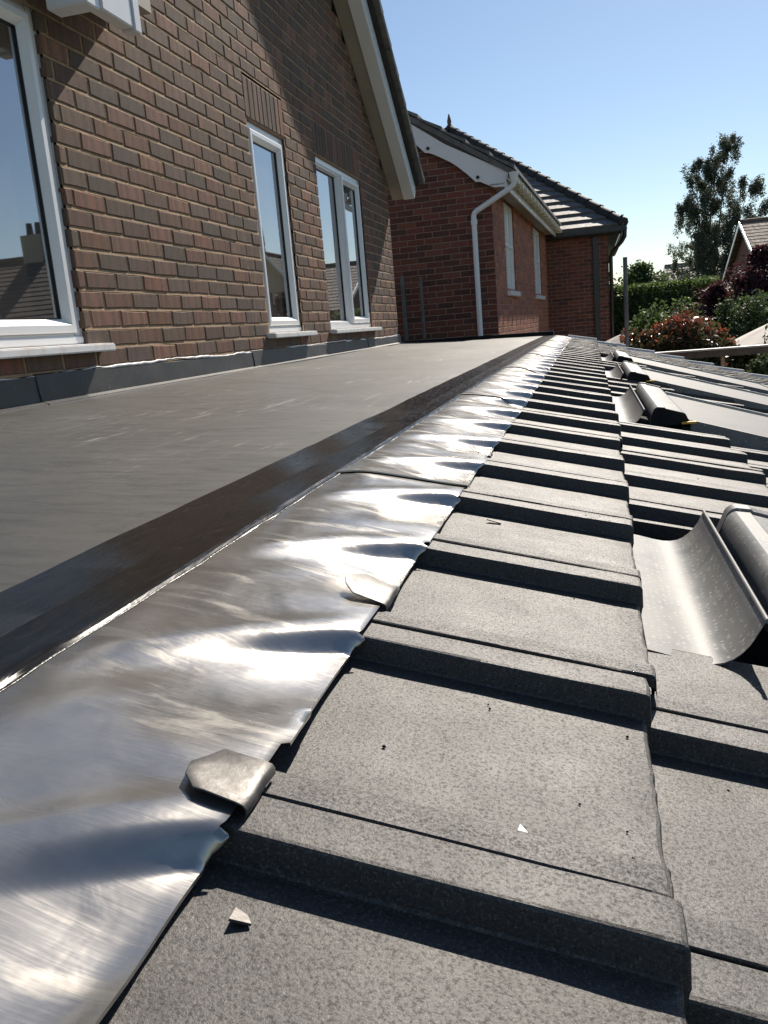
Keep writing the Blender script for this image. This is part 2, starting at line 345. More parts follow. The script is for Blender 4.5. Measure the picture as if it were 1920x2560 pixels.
# ------------------------------------------------------------------ brick walls
def make_bricks(wall, rects, frame, mat, limit, tones, depth=0.10, proud=(0.0, 0.0025), near=None, jit=0.0016):
    """rects: (u0,u1,v0,v1,force) in wall plane; frame: (origin, udir, normal). The `limit` nearest become parts, the rest one part."""
    O, U, N = frame
    items = []
    for (u0, u1, v0, v1) in rects:
        c = O + U*((u0+u1)/2) + Vector((0,0,(v0+v1)/2)); items.append(((c-near).length, u0, u1, v0, v1))
    items.sort(key=lambda q: q[0])
    cache = {}
    def verts(w, h, rs):
        # local: x along U, y along N (front 0), z up, centred; front edge chamfered and uneven
        ch = 0.0036; j = lambda s=jit: rs.uniform(-s, s)
        hw, hh = w/2, h/2
        outer = [(-hw+j(), -ch, -hh+j()), (0+j(.01), -ch, -hh+j()), (hw+j(), -ch, -hh+j()), (hw+j(), -ch, hh+j()), (0+j(.01), -ch, hh+j()), (-hw+j(), -ch, hh+j())]
        inner = []
        for (x, y, z) in outer:
            inner.append((x*(1-ch*1.2/max(hw, .01)) if abs(x) > .02 else x, j(.0006), z*(1-ch*1.2/hh)))
        back = [(-hw, -depth, -hh), (hw, -depth, -hh), (hw, -depth, hh), (-hw, -depth, hh)]
        v = outer + inner + back
        f = [(6,7,10,11), (7,8,9,10)] + [(i, (i+1) % 6, 6+(i+1) % 6, 6+i) for i in range(6)]
        f += [(12,13,2,1,0), (13,14,3,2), (14,15,5,4,3), (15,12,0,5)]
        return v, f
    def tone(rs):
        b = tones[rs.randrange(len(tones))]; k = rs.uniform(0.82, 1.18); return tuple(min(1, x*k*rs.uniform(.95, 1.05)) for x in b)
    rest_v, rest_f, rest_c = [], [], []
    for n, (d, u0, u1, v0, v1) in enumerate(items):
        w, h = u1-u0, v1-v0; rs = random.Random(n*13+5)
        pr = rs.uniform(*proud)
        pos = O + U*((u0+u1)/2) + Vector((0,0,(v0+v1)/2)) + N*pr
        rot = Matrix(((U.x, N.x, 0), (U.y, N.y, 0), (U.z, N.z, 1)))
        if n < limit:
            key = (round(w, 3), round(h, 3), n % 24)
            if key not in cache:
                v, f = verts(w, h, random.Random(hash(key) % 99991)); me = mesh('brick', v, f, mat)
                tn = tone(random.Random(hash(key) % 7919)); ca = me.color_attributes.new('tone', 'FLOAT_COLOR', 'POINT')
                ca.data.foreach_set('color', np.tile(np.array([*tn, 1.0]), len(v)))
                cache[key] = me
            o = bpy.data.objects.new('brick', cache[key]); col.objects.link(o)
            o.parent = wall
            o.matrix_basis = Matrix.Translation(pos) @ rot.to_4x4()
        else:
            v, f = verts(w, h, rs); b = len(rest_v); tn = tone(rs)
            rest_v += [tuple(pos + rot @ Vector(p)) for p in v]; rest_f += [tuple(i+b for i in q) for q in f]; rest_c += [(*tn, 1.0)]*len(v)
    if rest_v:
        me = mesh('brickwork', rest_v, rest_f, mat); ca = me.color_attributes.new('tone', 'FLOAT_COLOR', 'POINT'); ca.data.foreach_set('color', np.array(rest_c).ravel())
        o = link('brickwork', me); o.parent = wall; tag(o, kind='stuff')
def courses(u0, u1, v0, v1, openings, inside, CH=0.075, BL=0.225, J=0.010, off=0.0):
    """stretcher bond; returns (brick rectangles, mortar spans per course)"""
    out, spans = [], []
    r0 = int(math.floor((v0-off)/CH)); r1 = int(math.ceil((v1-off)/CH))
    for r in range(r0, r1):
        a = off + r*CH + J; b = off + (r+1)*CH                        # brick between a and b, joint below a
        vc = (a+b)/2
        if b < v0 or a > v1-0.01: continue
        cuts = sorted((o[0], o[1]) for o in openings if o[2] < vc < o[3])
        segs, x = [], u0
        for c0, c1 in cuts:
            if c0 > x: segs.append((x, min(c0, u1)))
            x = max(x, c1)
        if x < u1: segs.append((x, u1))
        for s0, s1 in segs:
            spans.append((s0, s1, a-J, b))
            k = math.floor((s0 - (BL/2 if r % 2 else 0))/BL)
            x = k*BL + (BL/2 if r % 2 else 0)
            while x < s1:
                p, q = max(x + J/2 if x > s0 else s0, s0), min(x + BL - J/2, s1)
                if q - p > 0.03 and inside((p+q)/2, vc): out.append((p, q, max(a, v0), b))
                x += BL
    return out, spans
def mortar(name, spans, frame, mat, parent, inside, deep=0.004, J=0.010, thick=0.09):
    O, U, N = frame; m = MB()
    for (s0, s1, a, b) in spans:
        # split to follow the gable outline
        n = max(1, int((s1-s0)/0.25)); e = np.linspace(s0, s1, n+1)
        for p, q in zip(e[:-1], e[1:]):
            if not inside((p+q)/2, (a+b)/2): continue
            P = lambda u, d, z: tuple(O + U*u + N*d + Vector((0,0,z)))
            # weather-struck bed joint: flush at its foot, tucked under the brick above
            m.raw([P(p,-0.0006,a), P(q,-0.0006,a), P(q,-deep,a+J), P(p,-deep,a+J)], [(0,1,2,3)])
            m.raw([P(p,-0.003,a+J), P(q,-0.003,a+J), P(q,-0.003,b), P(p,-0.003,b)], [(0,1,2,3)])
            m.raw([P(p,-thick,a), P(q,-thick,a), P(q,-thick,b), P(p,-thick,b)], [(3,2,1,0)])
    return add(name, m.v, m.f, mat, parent)

# ------------------------------------------------------------------ the brick house beside the flat roof
XW = -1.89
house = empty('brick_house', (XW, 6.0, GZ), 'brown brick house gable with white windows standing beside the flat roof', 'house')
def gable_in(y, z):
    lim = 1.42 if y < 3.3 else 1.20 + 0.783*(y-3.05)
    return z < min(lim, 2.60 - 0.783*(y-7.116)) and y < 8.62
W = [(1.60, 2.985, 0.052, 1.250), (4.965, 5.600, 0.052, 1.275), (6.255, 7.535, 0.052, 1.300)]      # window openings y0,y1,z0,z1
SOLD = [(4.955, 5.612, 1.285, 1.512), (6.245, 7.548, 1.310, 1.535)]                                # soldier courses
frameA = (Vector((XW, 0, 0)), Vector((0,1,0)), Vector((1,0,0)))
ops = W + SOLD
rects, spans = courses(1.2, 8.60, -0.42, 3.45, ops, gable_in, off=0.0258, J=.012)
wall = mortar('wall', spans, frameA, 'sand_mortar', house, gable_in, J=.012, deep=.0035)
sm = MB()
for (y0, y1, z0, z1) in SOLD:
    n = round((y1-y0)/0.075); st = (y1-y0)/n
    for i in range(n): rects.append((y0+i*st+0.004, y0+(i+1)*st-0.005, z0, z1-0.004))
    sm.box((XW-.09, y0, z0-0.006), (XW-.003, y1, z1))
s_ = sm.build('soldier_joint', 'sand_mortar', wall)
TONES = [(0.225,0.116,0.078), (0.195,0.111,0.077), (0.160,0.106,0.078), (0.255,0.118,0.075), (0.170,0.110,0.082), (0.275,0.140,0.094), (0.135,0.098,0.076), (0.215,0.118,0.080), (0.185,0.107,0.075)]
make_bricks(wall, rects, frameA, 'stock_brick', 300, TONES, near=Vector((0,0,0)), jit=.0034)
room = MB(); room.box((-5.5, 1.25, -0.3), (XW-0.14, 8.5, 1.42))
bmv = room
ro = add('room', [( -5.5,1.25,-.3),(XW-.1,1.25,-.3),(XW-.1,8.5,-.3),(-5.5,8.5,-.3),(-5.5,1.25,1.34),(XW-.1,1.25,1.34),(XW-.1,8.5,1.34),(-5.5,8.5,1.34)],
         [(0,1,2,3),(4,7,6,5),(0,4,5,1),(2,6,7,3),(3,7,4,0)], 'room_wall', house)
for yy in (4.1, 5.95):
    p_ = MB(); p_.box((-5.5, yy-.05, -.3), (XW-.1, yy+.05, 1.34)); p_.build('partition', 'room_wall', house)

def window(y0, y1, z0, z1, lights, sill, label):
    d0 = XW - 0.022                                             # front of the outer frame
    fr = MB(); fw = 0.042
    fr.box((d0-.06, y0, z0), (d0, y0+fw, z1)); fr.box((d0-.06, y1-fw, z0), (d0, y1, z1))
    fr.box((d0-.06, y0+fw, z1-fw), (d0, y1-fw, z1)); fr.box((d0-.06, y0+fw, z0), (d0, y1-fw, z0+fw)); fr.box((d0+.0005, y0, z0), (d0+.010, y1, z0+.030))
    for m_ in lights[1:]: fr.box((d0-.06, m_[0]-.030, z0+fw), (d0+.001, m_[0]+.0, z1-fw))
    w = fr.build('window', 'pvc', house, 40, 0.004); tag(w, label)
    for (a, b, sash) in lights:
        a += fw if a == y0 else 0.0; b -= fw if b == y1 else 0.030
        zi0, zi1 = z0+fw, z1-fw; sw = 0.052 if sash else 0.022; dp = 0.016 if sash else -0.006
        s = MB()
        # moulded sash: each rail is a prism with a sloping inner face
        prof = [(0, -.045), (0, dp-.004), (.006, dp), (sw*.55, dp), (sw, dp-.026), (sw, -.045)]
        def rail(p0, ax, inw, ln, flip=False):
            rows = []
            for tt in (0, 1):
                for (o_, d_) in prof:
                    k = o_ if tt == 0 else ln-o_
                    pt = Vector((d0+d_, 0, 0)) + p0 + inw*o_ + ax*k
                    rows.append(tuple(pt))
            n = len(prof)
            s.raw(rows, [tuple(range(n))] + [tuple(range(n, 2*n))[::-1]] + [(i, (i+1) % n, n+(i+1) % n, n+i) for i in range(n)])
        Yv, Zv = Vector((0,1,0)), Vector((0,0,1))
        rail(Vector((0,a,zi0)), Yv, Zv, b-a); rail(Vector((0,a,zi1)), Yv, -Zv, b-a)
        rail(Vector((0,a,zi0)), Zv, Yv, zi1-zi0); rail(Vector((0,b,zi0)), Zv, -Yv, zi1-zi0)
        s.build('sash', 'pvc', w, 30)
        gk = MB(); e = sw-.002
        gd = d0 + dp - .028
        for bx in (((a+e, a+e+.007), (zi0+e, zi1-e)), ((b-e-.007, b-e), (zi0+e, zi1-e)), ((a+e+.007, b-e-.007), (zi0+e, zi0+e+.007)), ((a+e+.007, b-e-.007), (zi1-e-.007, zi1-e))):
            gk.box((gd-.012, bx[0][0], bx[1][0]), (gd, bx[0][1], bx[1][1]))
        gk.build('gasket', 'rubber_gasket', w)
        pn = add('pane', [(gd-.008, a+e, zi0+e), (gd-.008, b-e, zi0+e), (gd-.008, b-e, zi1-e), (gd-.008, a+e, zi1-e)], [(0,1,2,3)], 'window_glass', w)
    si = MB(); si.prism([(XW-.03, sill[0], z0-.022), (XW+.004, sill[0], z0-.022), (XW+.004, sill[0], z0-.034), (XW+.062, sill[0], z0-.036), (XW+.062, sill[0], z0-.006), (XW-.03, sill[0], z0-.001)], (0,0,0), (0,sill[1]-sill[0],0))
    si.build('sill', 'sill', w, 40, 0.005)
    cu = MB()
    sb = MB(); sb.box((d0-.05, y1, z0), (d0+.004, y1+.006, z1)); sb.build('sealant_line', 'sealant', w)
    # reveal lining behind the brick edge
    rv = MB(); 
    for (a, b, c, d) in ((y0-.03, y0-.0005, z0-.04, z1+.04), (y1+.0065, y1+.04, z0-.04, z1+.04)):
        rv.box((XW-.10, a, c), (XW-.024, b, d))
    rv.build('reveal_lining', 'grey_mortar', w)
    hd = MB(); hd.box((XW-.10, y0-.0005, z1+.0005), (XW-.005, y1+.0005, z1+.012)); hd.build('lintel_joint', 'grey_mortar', w); hd = MB(); hd.box((XW-.10, y0, z0-.024), (XW-.031, y1, z0-.0005)); hd.build('sill_joint', 'grey_mortar', w)
    return w
window(*W[0], [(1.60, 2.985, True)], (1.5, 3.085), 'large white framed window nearest the camera, under the boxed eaves end')
window(*W[1], [(4.965, 5.600, True)], (4.90, 5.72), 'narrow single pane white window with soldier bricks above')
window(*W[2], [(6.255, 6.95, False), (6.95, 7.535, True)], (6.20, 7.66), 'two light white window half under the shadow of the verge')
# curtains just inside the lower parts of the two farther windows
for (y0, y1, z0, z1) in W[1:]:
    vv, ff = [], []
    n = 60
    for i in range(n+1):
        y = y0 + .05 + (y1-y0-.1)*i/n; x = XW - .20 + .012*math.sin(i*1.3) + .006*math.sin(i*.47)
        vv += [(x, y, z0+.01), (x, y, z1-.62)]
    ff = [(2*i, 2*i+2, 2*i+3, 2*i+1) for i in range(n)]
    add('net_curtain', vv, ff, 'net_curtain', house, 60)

# verge of the gable: soffit, white board, dark tile bed, tile edges
sd = Vector((0, math.cos(math.atan(.783)), -math.sin(math.atan(.783)))); up = Vector((0, sd.z*-1, sd.y)); up = Vector((0, -sd.z, sd.y))
def verge(p_end, p_top, tag_side, along):
    # p_end / p_top lie on the wall plane on the soffit line
    a, b = Vector(p_end), Vector(p_top); ax = (b-a).normalized(); nrm = Vector((0, ax.z, -ax.y)) if ax.y > 0 else Vector((0, -ax.z, ax.y))
    if nrm.z < 0: nrm = -nrm
    def sec(pts):
        return [tuple(a + Vector((x, 0, 0)) + nrm*h) for x, h in pts]
    parts = (('soffit', 'soffit_board', [(0.002, 0), (.120, 0), (.120, .018), (0.002, .018)]),
             ('bargeboard', 'pvc', [(.121, -.012), (.225, -.012), (.232, -.006), (.232, .085), (.226, .150), (.121, .150)]),
             ('undercloak', 'dark_roof_edge', [(.06, .152), (.240, .152), (.262, .160), (.262, .196), (.06, .196)]))
    for nm, mt, pts in parts:
        m_ = MB(); m_.prism(sec(pts), a, b); m_.build(nm, mt, house, 35)
    L = (b-a).length; n = int(L/0.30)
    for i in range(n):
        s0 = -0.02 + i*0.30
        m_ = MB(); base = a + ax*s0
        # each verge tile tilts a little, giving the stepped outline
        q = [base + nrm*.198 + Vector((.02,0,0)), base + nrm*.198 + Vector((.312,0,0)), base + nrm*.245 + Vector((.318,0,0)), base + nrm*.247 + Vector((.02,0,0))]
        q2 = [p + ax*.315 - nrm*(.0 if j < 2 else .022) for j, p in enumerate(q)]
        m_.raw([tuple(p) for p in q+q2], [(0,1,2,3)[::-1], (4,5,6,7)] + [(j, (j+1) % 4, 4+(j+1) % 4, 4+j) for j in range(4)])
        m_.build('verge_tile', 'grey_roof_tile', house)
verge((XW, 8.80, 2.605-.783*(8.80-7.116)), (XW, 6.1, 2.605-.783*(6.1-7.116)), 'far', 1)
# near end of the opposite slope: boxed eaves end above the first window
bx = MB(); bx.box((-1.800, 2.905, 1.190), (-1.640, 2.990, 1.75)); bx.build('eaves_box', 'pvc', house, 40, .004)
bx = MB(); bx.box((-1.690, 2.993, 1.195), (-1.632, 3.205, 1.75)); bx.build('eaves_board', 'pvc', house, 40, .004)
bx = MB(); bx.box((-1.686, 3.211, 1.187), (-1.627, 3.262, 1.75)); bx.build('eaves_end_trim', 'pvc', house, 40, .004)
bx = MB(); bx.box((-1.885, 2.6, 1.345), (-1.694, 3.50, 1.75)); bx.build('eaves_soffit', 'soffit_board', house)
# return wall and roof of the house behind the gable
rw = MB(); rw.box((-6.0, 8.50, GZ), (XW-.0905, 8.60, 1.25)); rw.build('return_wall', 'grey_mortar', house)
lw = MB(); lw.box((-2.2, 1.2, GZ), (XW-.095, 8.6, -.30)); lw.build('lower_wall', 'grey_mortar', house)
rf = MB()
for s_, ye in ((1, 8.9), (-1, 3.0)):
    ya = 5.95; za = 3.75
    zz = za - .783*abs(ye-ya)
    rf.raw([(XW+.15, ya, za), (XW+.15, ye, zz), (-7, ye, zz), (-7, ya, za)], [(0,1,2,3) if s_ > 0 else (3,2,1,0)])
rf.build('roof', 'grey_roof_tile', house)

# ------------------------------------------------------------------ flat roof
flat = empty('flat_roof', (-1.0, 5.5, GZ), 'grey rubber covered flat roof between the brick house and the tiles', 'flat roof')
def zroof(x, y):
    zw = -0.152 + 0.0042*(np.clip(y, -1, 9)-2.4) - .058*smoothstep(8.7, 10.8, y); t_ = (x-XW)/(-0.425-XW)
    return zw*(1-t_) + (-0.2195)*t_
xs = np.linspace(-3.2, -0.421, 60); ys = np.linspace(-0.6, 10.95, 220)
X, Y = np.meshgrid(xs, ys, indexing='ij')
Z = zroof(np.maximum(X, XW), Y) + 0.010*vnoise(X*1.6, Y*1.1, 0) + 0.004*vnoise(X*5, Y*4, 1)
Z = np.where(X > -0.68, zroof(X, Y) + (Z-zroof(X, Y))*np.clip((-0.48-X)/0.20, 0, 1), Z)
nx, ny = X.shape
fa = [(i*ny+j, (i+1)*ny+j, (i+1)*ny+j+1, i*ny+j+1) for i in range(nx-1) for j in range(ny-1) if not (xs[i+1] < XW-.05 and ys[j] < 8.45)]
mem = add('membrane', np.stack([X.ravel(), Y.ravel(), Z.ravel()], 1), fa, 'membrane', flat, 60)
# upstand dressed up the wall, in lengths, with sealant on top
edges = [1.2, 2.62, 2.90, 4.62, 6.02, 7.28, 8.62]
for i, (a, b) in enumerate(zip(edges[:-1], edges[1:])):
    vv, ff = [], []; n = max(6, int((b-a)/.05)); thick = 0.012 + 0.004*(i % 2)
    for j in range(n+1):
        y = a + (b-a)*j/n + (.012 if j == n else 0); zt = -.050 + .0045*math.sin(y*2.3+i) + .004*float(vnoise(y*4, 3.3)); zb = float(zroof(XW, y)) - .006
        zm = (zt+zb)/2; bul = .006*float(vnoise(y*7, 8.1))
        vv += [(XW-.002, y, zt+.004), (XW+thick*.6, y, zt), (XW+thick+bul, y, zm), (XW+thick+.004, y, zb+.016), (XW+thick+.030, y, zb+.008), (XW+thick+.034, y, zb-.004), (XW-.002, y, zb-.004)]
    for j in range(n):
        for k in range(7): ff.append((j*7+k, j*7+(k+1) % 7, (j+1)*7+(k+1) % 7, (j+1)*7+k))
    ff += [tuple(range(7)), tuple(range(n*7, n*7+7))[::-1]]
    fixn(add('upstand', vv, ff, 'upstand', flat, 50))
vv, ff = [], []; n = 300
for j in range(n+1):
    y = 1.25 + 7.35*j/n; zt = -.048 + .005*math.sin(y*2.3) + .010*float(vnoise(y*9, 1.2)) + .005*float(vnoise(y*31, 5.2)); r_ = .0045 + .008*float(vnoise(y*6, 7.7))
    r_ = max(.003, r_)
    for k in range(8):
        an = 2*math.pi*k/8; vv.append((XW+.004+r_*.9*math.cos(an), y, zt + r_*math.sin(an)))
ff = [(j*8+k, j*8+(k+1) % 8, (j+1)*8+(k+1) % 8, (j+1)*8+k) for j in range(n) for k in range(8)]
fixn(add('sealant_bead', vv, ff, 'sealant', flat, 80))
# rear kerb of the flat roof
kb = MB(); kb.prism([(-3.2, 10.86, -.40), (-.43, 10.86, -.40), (-.43, 10.86, -.163), (-3.2, 10.86, -.132)], (0,0,0), (0,.13,0)); kb.build('rear_kerb', 'felt_underlay', flat, 40, .006)
fs = MB(); fs.box((-3.2, -0.6, -.46), (-.43, 10.88, -.29)); fs.build('roof_deck', 'pale_timber', flat)

# ------------------------------------------------------------------ tiled slope geometry
P = 0.303; RY = lambda k: 0.395 + P*k        # near edge of rib k
H = 0.022; SL = 0.21; GAUGE = 0.34; STEP = 0.0300
X0 = 0.058; Z0 = -0.3193
XJ = lambda j: X0 + GAUGE*j
ZJ = lambda j: Z0 - j*(GAUGE*SL + STEP)
CR = 0.038                                   # joint sits this far behind the rib's near edge

# lead height field -----------------------------------------------------------------
LX0, LX1 = -0.423, -0.203
def lead_z(X, Y):
    t_ = (X-LX0)/(LX1-LX0)
    a = X - (-0.380)
    soft = np.where(a < -0.03, 0, np.where(a > 0.03, a, (a+0.03)**2/0.12))
    z = -0.2205 - 0.238*soft
    # dips into the pans between the ribs
    k = (0.395 - Y)/P; skew = -0.62*(1-t_)**1.15
    ph = (k + skew) - np.floor(k + skew)      # 0 at a rib's near edge, growing towards the camera
    ri = np.floor(k+skew)
    jr = 0.9 + 0.35*vnoise(ri*3.1+.5, ri*1.7+.5, 2)
    drop = smoothstep(-0.004, 0.055 + .06*np.clip(1-t_, 0, 1), ph)*(1 - smoothstep(0.22, 0.48+.30*np.clip(t_, 0, 1), ph)) + smoothstep(0.975, 1.0, ph)*0.02
    A = smoothstep(0.32, 0.97, t_)
    z = z - (H-0.002)*drop*A*np.where(t_ > .97, 1, jr)
    # crest swelling just behind each drop, and a hollow spreading up the slope
    z = z + 0.0022*np.exp(-((ph-0.93)/0.07)**2)*smoothstep(.15, .6, t_)*(1-smoothstep(.85, 1.0, t_))
    z = z - 0.0035*np.exp(-((ph-0.16)/0.12)**2)*np.exp(-((t_-0.42)/0.25)**2)
    # dressing marks and wrinkles
    env = smoothstep(0.02, 0.25, t_)*(1-.7*smoothstep(.88, 1.0, t_))
    z = z + env*(0.0022*vnoise(X*8+Y*2, Y*4.5, 3) + 0.0008*vnoise(X*12-Y*6, Y*11, 4) + (0.0075*vnoise(X*13+Y*9, Y*12-X*5+.3, 7))*(1-smoothstep(.30, .50, Y)) + 0.00035*vnoise(X*26, Y*36+X*16, 5) + (.0005*vnoise(X*5+Y*1.5, Y*22+X*20, 6))*smoothstep(.9, 1.8, Y))
    fy = Y*9.5 + X*6.0; fold = np.exp(-((fy-np.floor(fy)-.5)/.16)**2)*np.where(vnoise(np.floor(fy)*3.7+.2, np.floor(fy)*1.3+.4, 1) > -.05, 1.0, 0.2)
    z = z - .0016*fold*np.exp(-((t_-.55)/.24)**2)*smoothstep(.95, 1.35, Y)
    return z
simple_edges = [(-0.30, 1.335), (1.335, 2.755), (2.755, 4.25), (4.25, 5.75), (5.75, 7.25), (7.25, 8.75), (8.75, 10.98)]
LABS = ['bright lead sheet nearest the camera, with two folded clips on its edge', 'lead sheet starting at the first dark lap seam up the strip',
        'third lead sheet from the camera, behind the second lap seam', 'fourth lead sheet from the camera along the tile edge',
        'fifth lead sheet from the camera along the tile edge', 'last but one lead sheet before the far end of the flashing', 'farthest lead sheet, ending at the far kerb of the flat roof']
leads = []
for i, (a, b) in enumerate(simple_edges):
    st = 0.0045 if i == 0 else (0.006 if i < 3 else 0.012); over = 0.06 if i < 6 else 0
    ys = np.arange(a, b+over, st); xs = np.linspace(LX0, LX1, 44)
    Xg, Yg = np.meshgrid(xs, ys, indexing='ij')
    tt = (Xg-LX0)/(LX1-LX0)
    # seams run slightly askew; lower edge trimmed by hand
    Yw = Yg + (0.075*(tt-0.5) + .010*np.sin(tt*5))*np.exp(-((Yg-a)/0.25)) * (1 if i else 0) + (0.075*(tt-0.5) + .010*np.sin(tt*5))*np.exp(-((b-Yg)/0.25))
    kk = (0.395-Yw)/P; pph = kk-np.floor(kk); dr = smoothstep(-0.004, .07, pph)*(1-smoothstep(.22, .78, pph))
    edge = -0.012*dr + 0.003*vnoise(Yw*7, 2.2, 6) + 0.0005*vnoise(Yw*41, 4.4, 7)
    Xw = Xg + edge*smoothstep(.6, 1.0, tt)
    Zw = lead_z(Xw, Yw) + (0.0042*np.exp(-np.maximum(Yg-a, 0)/0.10) if i else 0) - 0.0012*smoothstep(b, b+.02, Yg)*2
    n0, n1 = Xg.shape
    V = np.stack([Xw.ravel(), Yw.ravel(), Zw.ravel()], 1)
    bot = V.copy(); bot[:, 2] -= 0.0022
    Vall = np.concatenate([V, bot]); N_ = n0*n1
    ff = [(p*n1+q, (p+1)*n1+q, (p+1)*n1+q+1, p*n1+q+1) for p in range(n0-1) for q in range(n1-1)]
    ff += [((n0-1)*n1+q, N_+(n0-1)*n1+q, N_+(n0-1)*n1+q+1, (n0-1)*n1+q+1) for q in range(n1-1)]
    ff += [(p*n1, N_+p*n1, N_+(p+1)*n1, (p+1)*n1) for p in range(n0-1)]
    o = add('lead_flashing', Vall, ff, 'lead', None, 65)
    tag(o, LABS[i], 'lead flashing', 'lead sheets of the flashing strip'); leads.append(o)
# clips folded over the lead's lower edge
def clip(parent, y0, y1, ln, curl, label):
    yc = (y0+y1)/2; hw = (y1-y0)/2; ks = (0.395-yc)/P; kph = ks-math.floor(ks)
    dr = float(smoothstep(-.005, .13, kph)*(1-smoothstep(.30, .80, kph))); xe = LX1 - .012*dr
    zed = float(lead_z(np.array(LX1), np.array(yc))); zin = float(lead_z(np.array(LX1-ln), np.array(yc)))
    # strap comes up round the edge and lies back on the sheet as a flat plate with cut corners
    rows = [(.0008, -.0045, -1, 1), (.0024, -.0025, -1, 1), (.0026, .0010, -1, 1), (.0010, .0032, -1, 1), (-.003, .0040, -1, 1), (-ln*.62, .0050, -1, 1), (-ln*.80, .0050, -1, .62), (-ln, .0050, -.55, .10)]
    vv, ff = [], []
    for (s0, lift, e0, e1) in rows:
        f = max(0, -s0/ln); zb = zed + (zin-zed)*f
        for e in np.linspace(e0, e1, 4): vv.append((xe + s0 - .006*(e+1)*max(0, -s0/ln), yc + e*hw, zb + lift + curl*f*f*(1.2+e*.7) + .0012*math.sin(e*3+s0*90)))
    for i in range(len(rows)-1):
        for k in range(3): ff.append((i*4+k, i*4+k+1, (i+1)*4+k+1, (i+1)*4+k))
    o = add('clip', vv, ff, 'lead_clip', parent); fixn(o)
    for p in o.data.polygons: p.use_smooth = True
    sm_ = o.modifiers.new('thickness', 'SOLIDIFY'); sm_.thickness = .0013; sm_.offset = 0
    bv = o.modifiers.new('edge', 'BEVEL'); bv.width = .0006; bv.segments = 2; bv.limit_method = 'ANGLE'; bv.angle_limit = math.radians(50)
    o.data.set_sharp_from_angle(angle=math.radians(50))
    if label: tag(o, label)
clip(leads[0], .404, .452, .036, .001, 'flat folded clip with cut corners at the near rib')
clip(leads[0], .765, .820, .038, .010, 'curled clip standing up from the sheet')
clip(leads[1], 1.735, 1.785, .036, .010, 'curled clip on the farther lead sheet')
clip(leads[1], 2.62, 2.67, .036, .006, None)

# black tape along the roof edge, with adhesive squeezed out on to the lead
ys = np.arange(-0.6, 10.95, 0.02); prof = [(-.556, .0010), (-.553, .0026), (-.470, .0030), (-.4685, .0033), (-.466, .0030), (-.426, .0032), (-.411, .0030), (-.4075, .0026), (-.405, .0006)]
vv = []
for y in ys:
    for q, (x, h_) in enumerate(prof):
        wob = (.006*float(vnoise(y*2.1, 1.5, 1)) + .003*float(vnoise(y*9, 4.5, 2))) if q < 2 else ((.004*float(vnoise(y*3, 9.5, 3)) + .003*float(vnoise(y*23, 3.5, 4))) if q > 6 else 0)
        xx = x + wob
        zz = float(zroof(xx, y)) if xx < -.424 else float(lead_z(np.array(xx), np.array(y)))
        vv.append((xx, y, max(zz, float(zroof(-.424, y)) if xx < -.408 else zz) + h_ + .0010*float(vnoise(xx*40, y*14, 5)) + .0016*float(vnoise(xx*11, y*5, 6))))
n = len(prof); ff = [(j*n+k, j*n+k+1, (j+1)*n+k+1, (j+1)*n+k) for j in range(len(ys)-1) for k in range(n-1)]
add('edge_tape', vv, ff, 'tape', flat, 12)
vv = []; ys = np.arange(-0.6, 10.95, 0.008)
for y in ys:
    c_ = -.4035 + .004*float(vnoise(y*3, 9.5, 3)) + .003*float(vnoise(y*23, 3.5, 4)); r_ = .0005 + .0034*max(0, float(vnoise(y*34, 6.1, 2))+.05) * (0.3 + 1.2*max(0, float(vnoise(y*3.3, 2.1, 1))+.3))
    zb = float(lead_z(np.array(c_), np.array(y)))
    for (dx, dz) in ((-1.6, 0), (-1, .8), (0, 1.1), (1, .7), (1.7, 0)): vv.append((c_+dx*r_, y, zb + dz*r_*.8 + .0005))
ff = [(j*5+k, j*5+k+1, (j+1)*5+k+1, (j+1)*5+k) for j in range(len(ys)-1) for k in range(4)]
add('tape_adhesive', vv, ff, 'tape_adhesive', flat, 80)

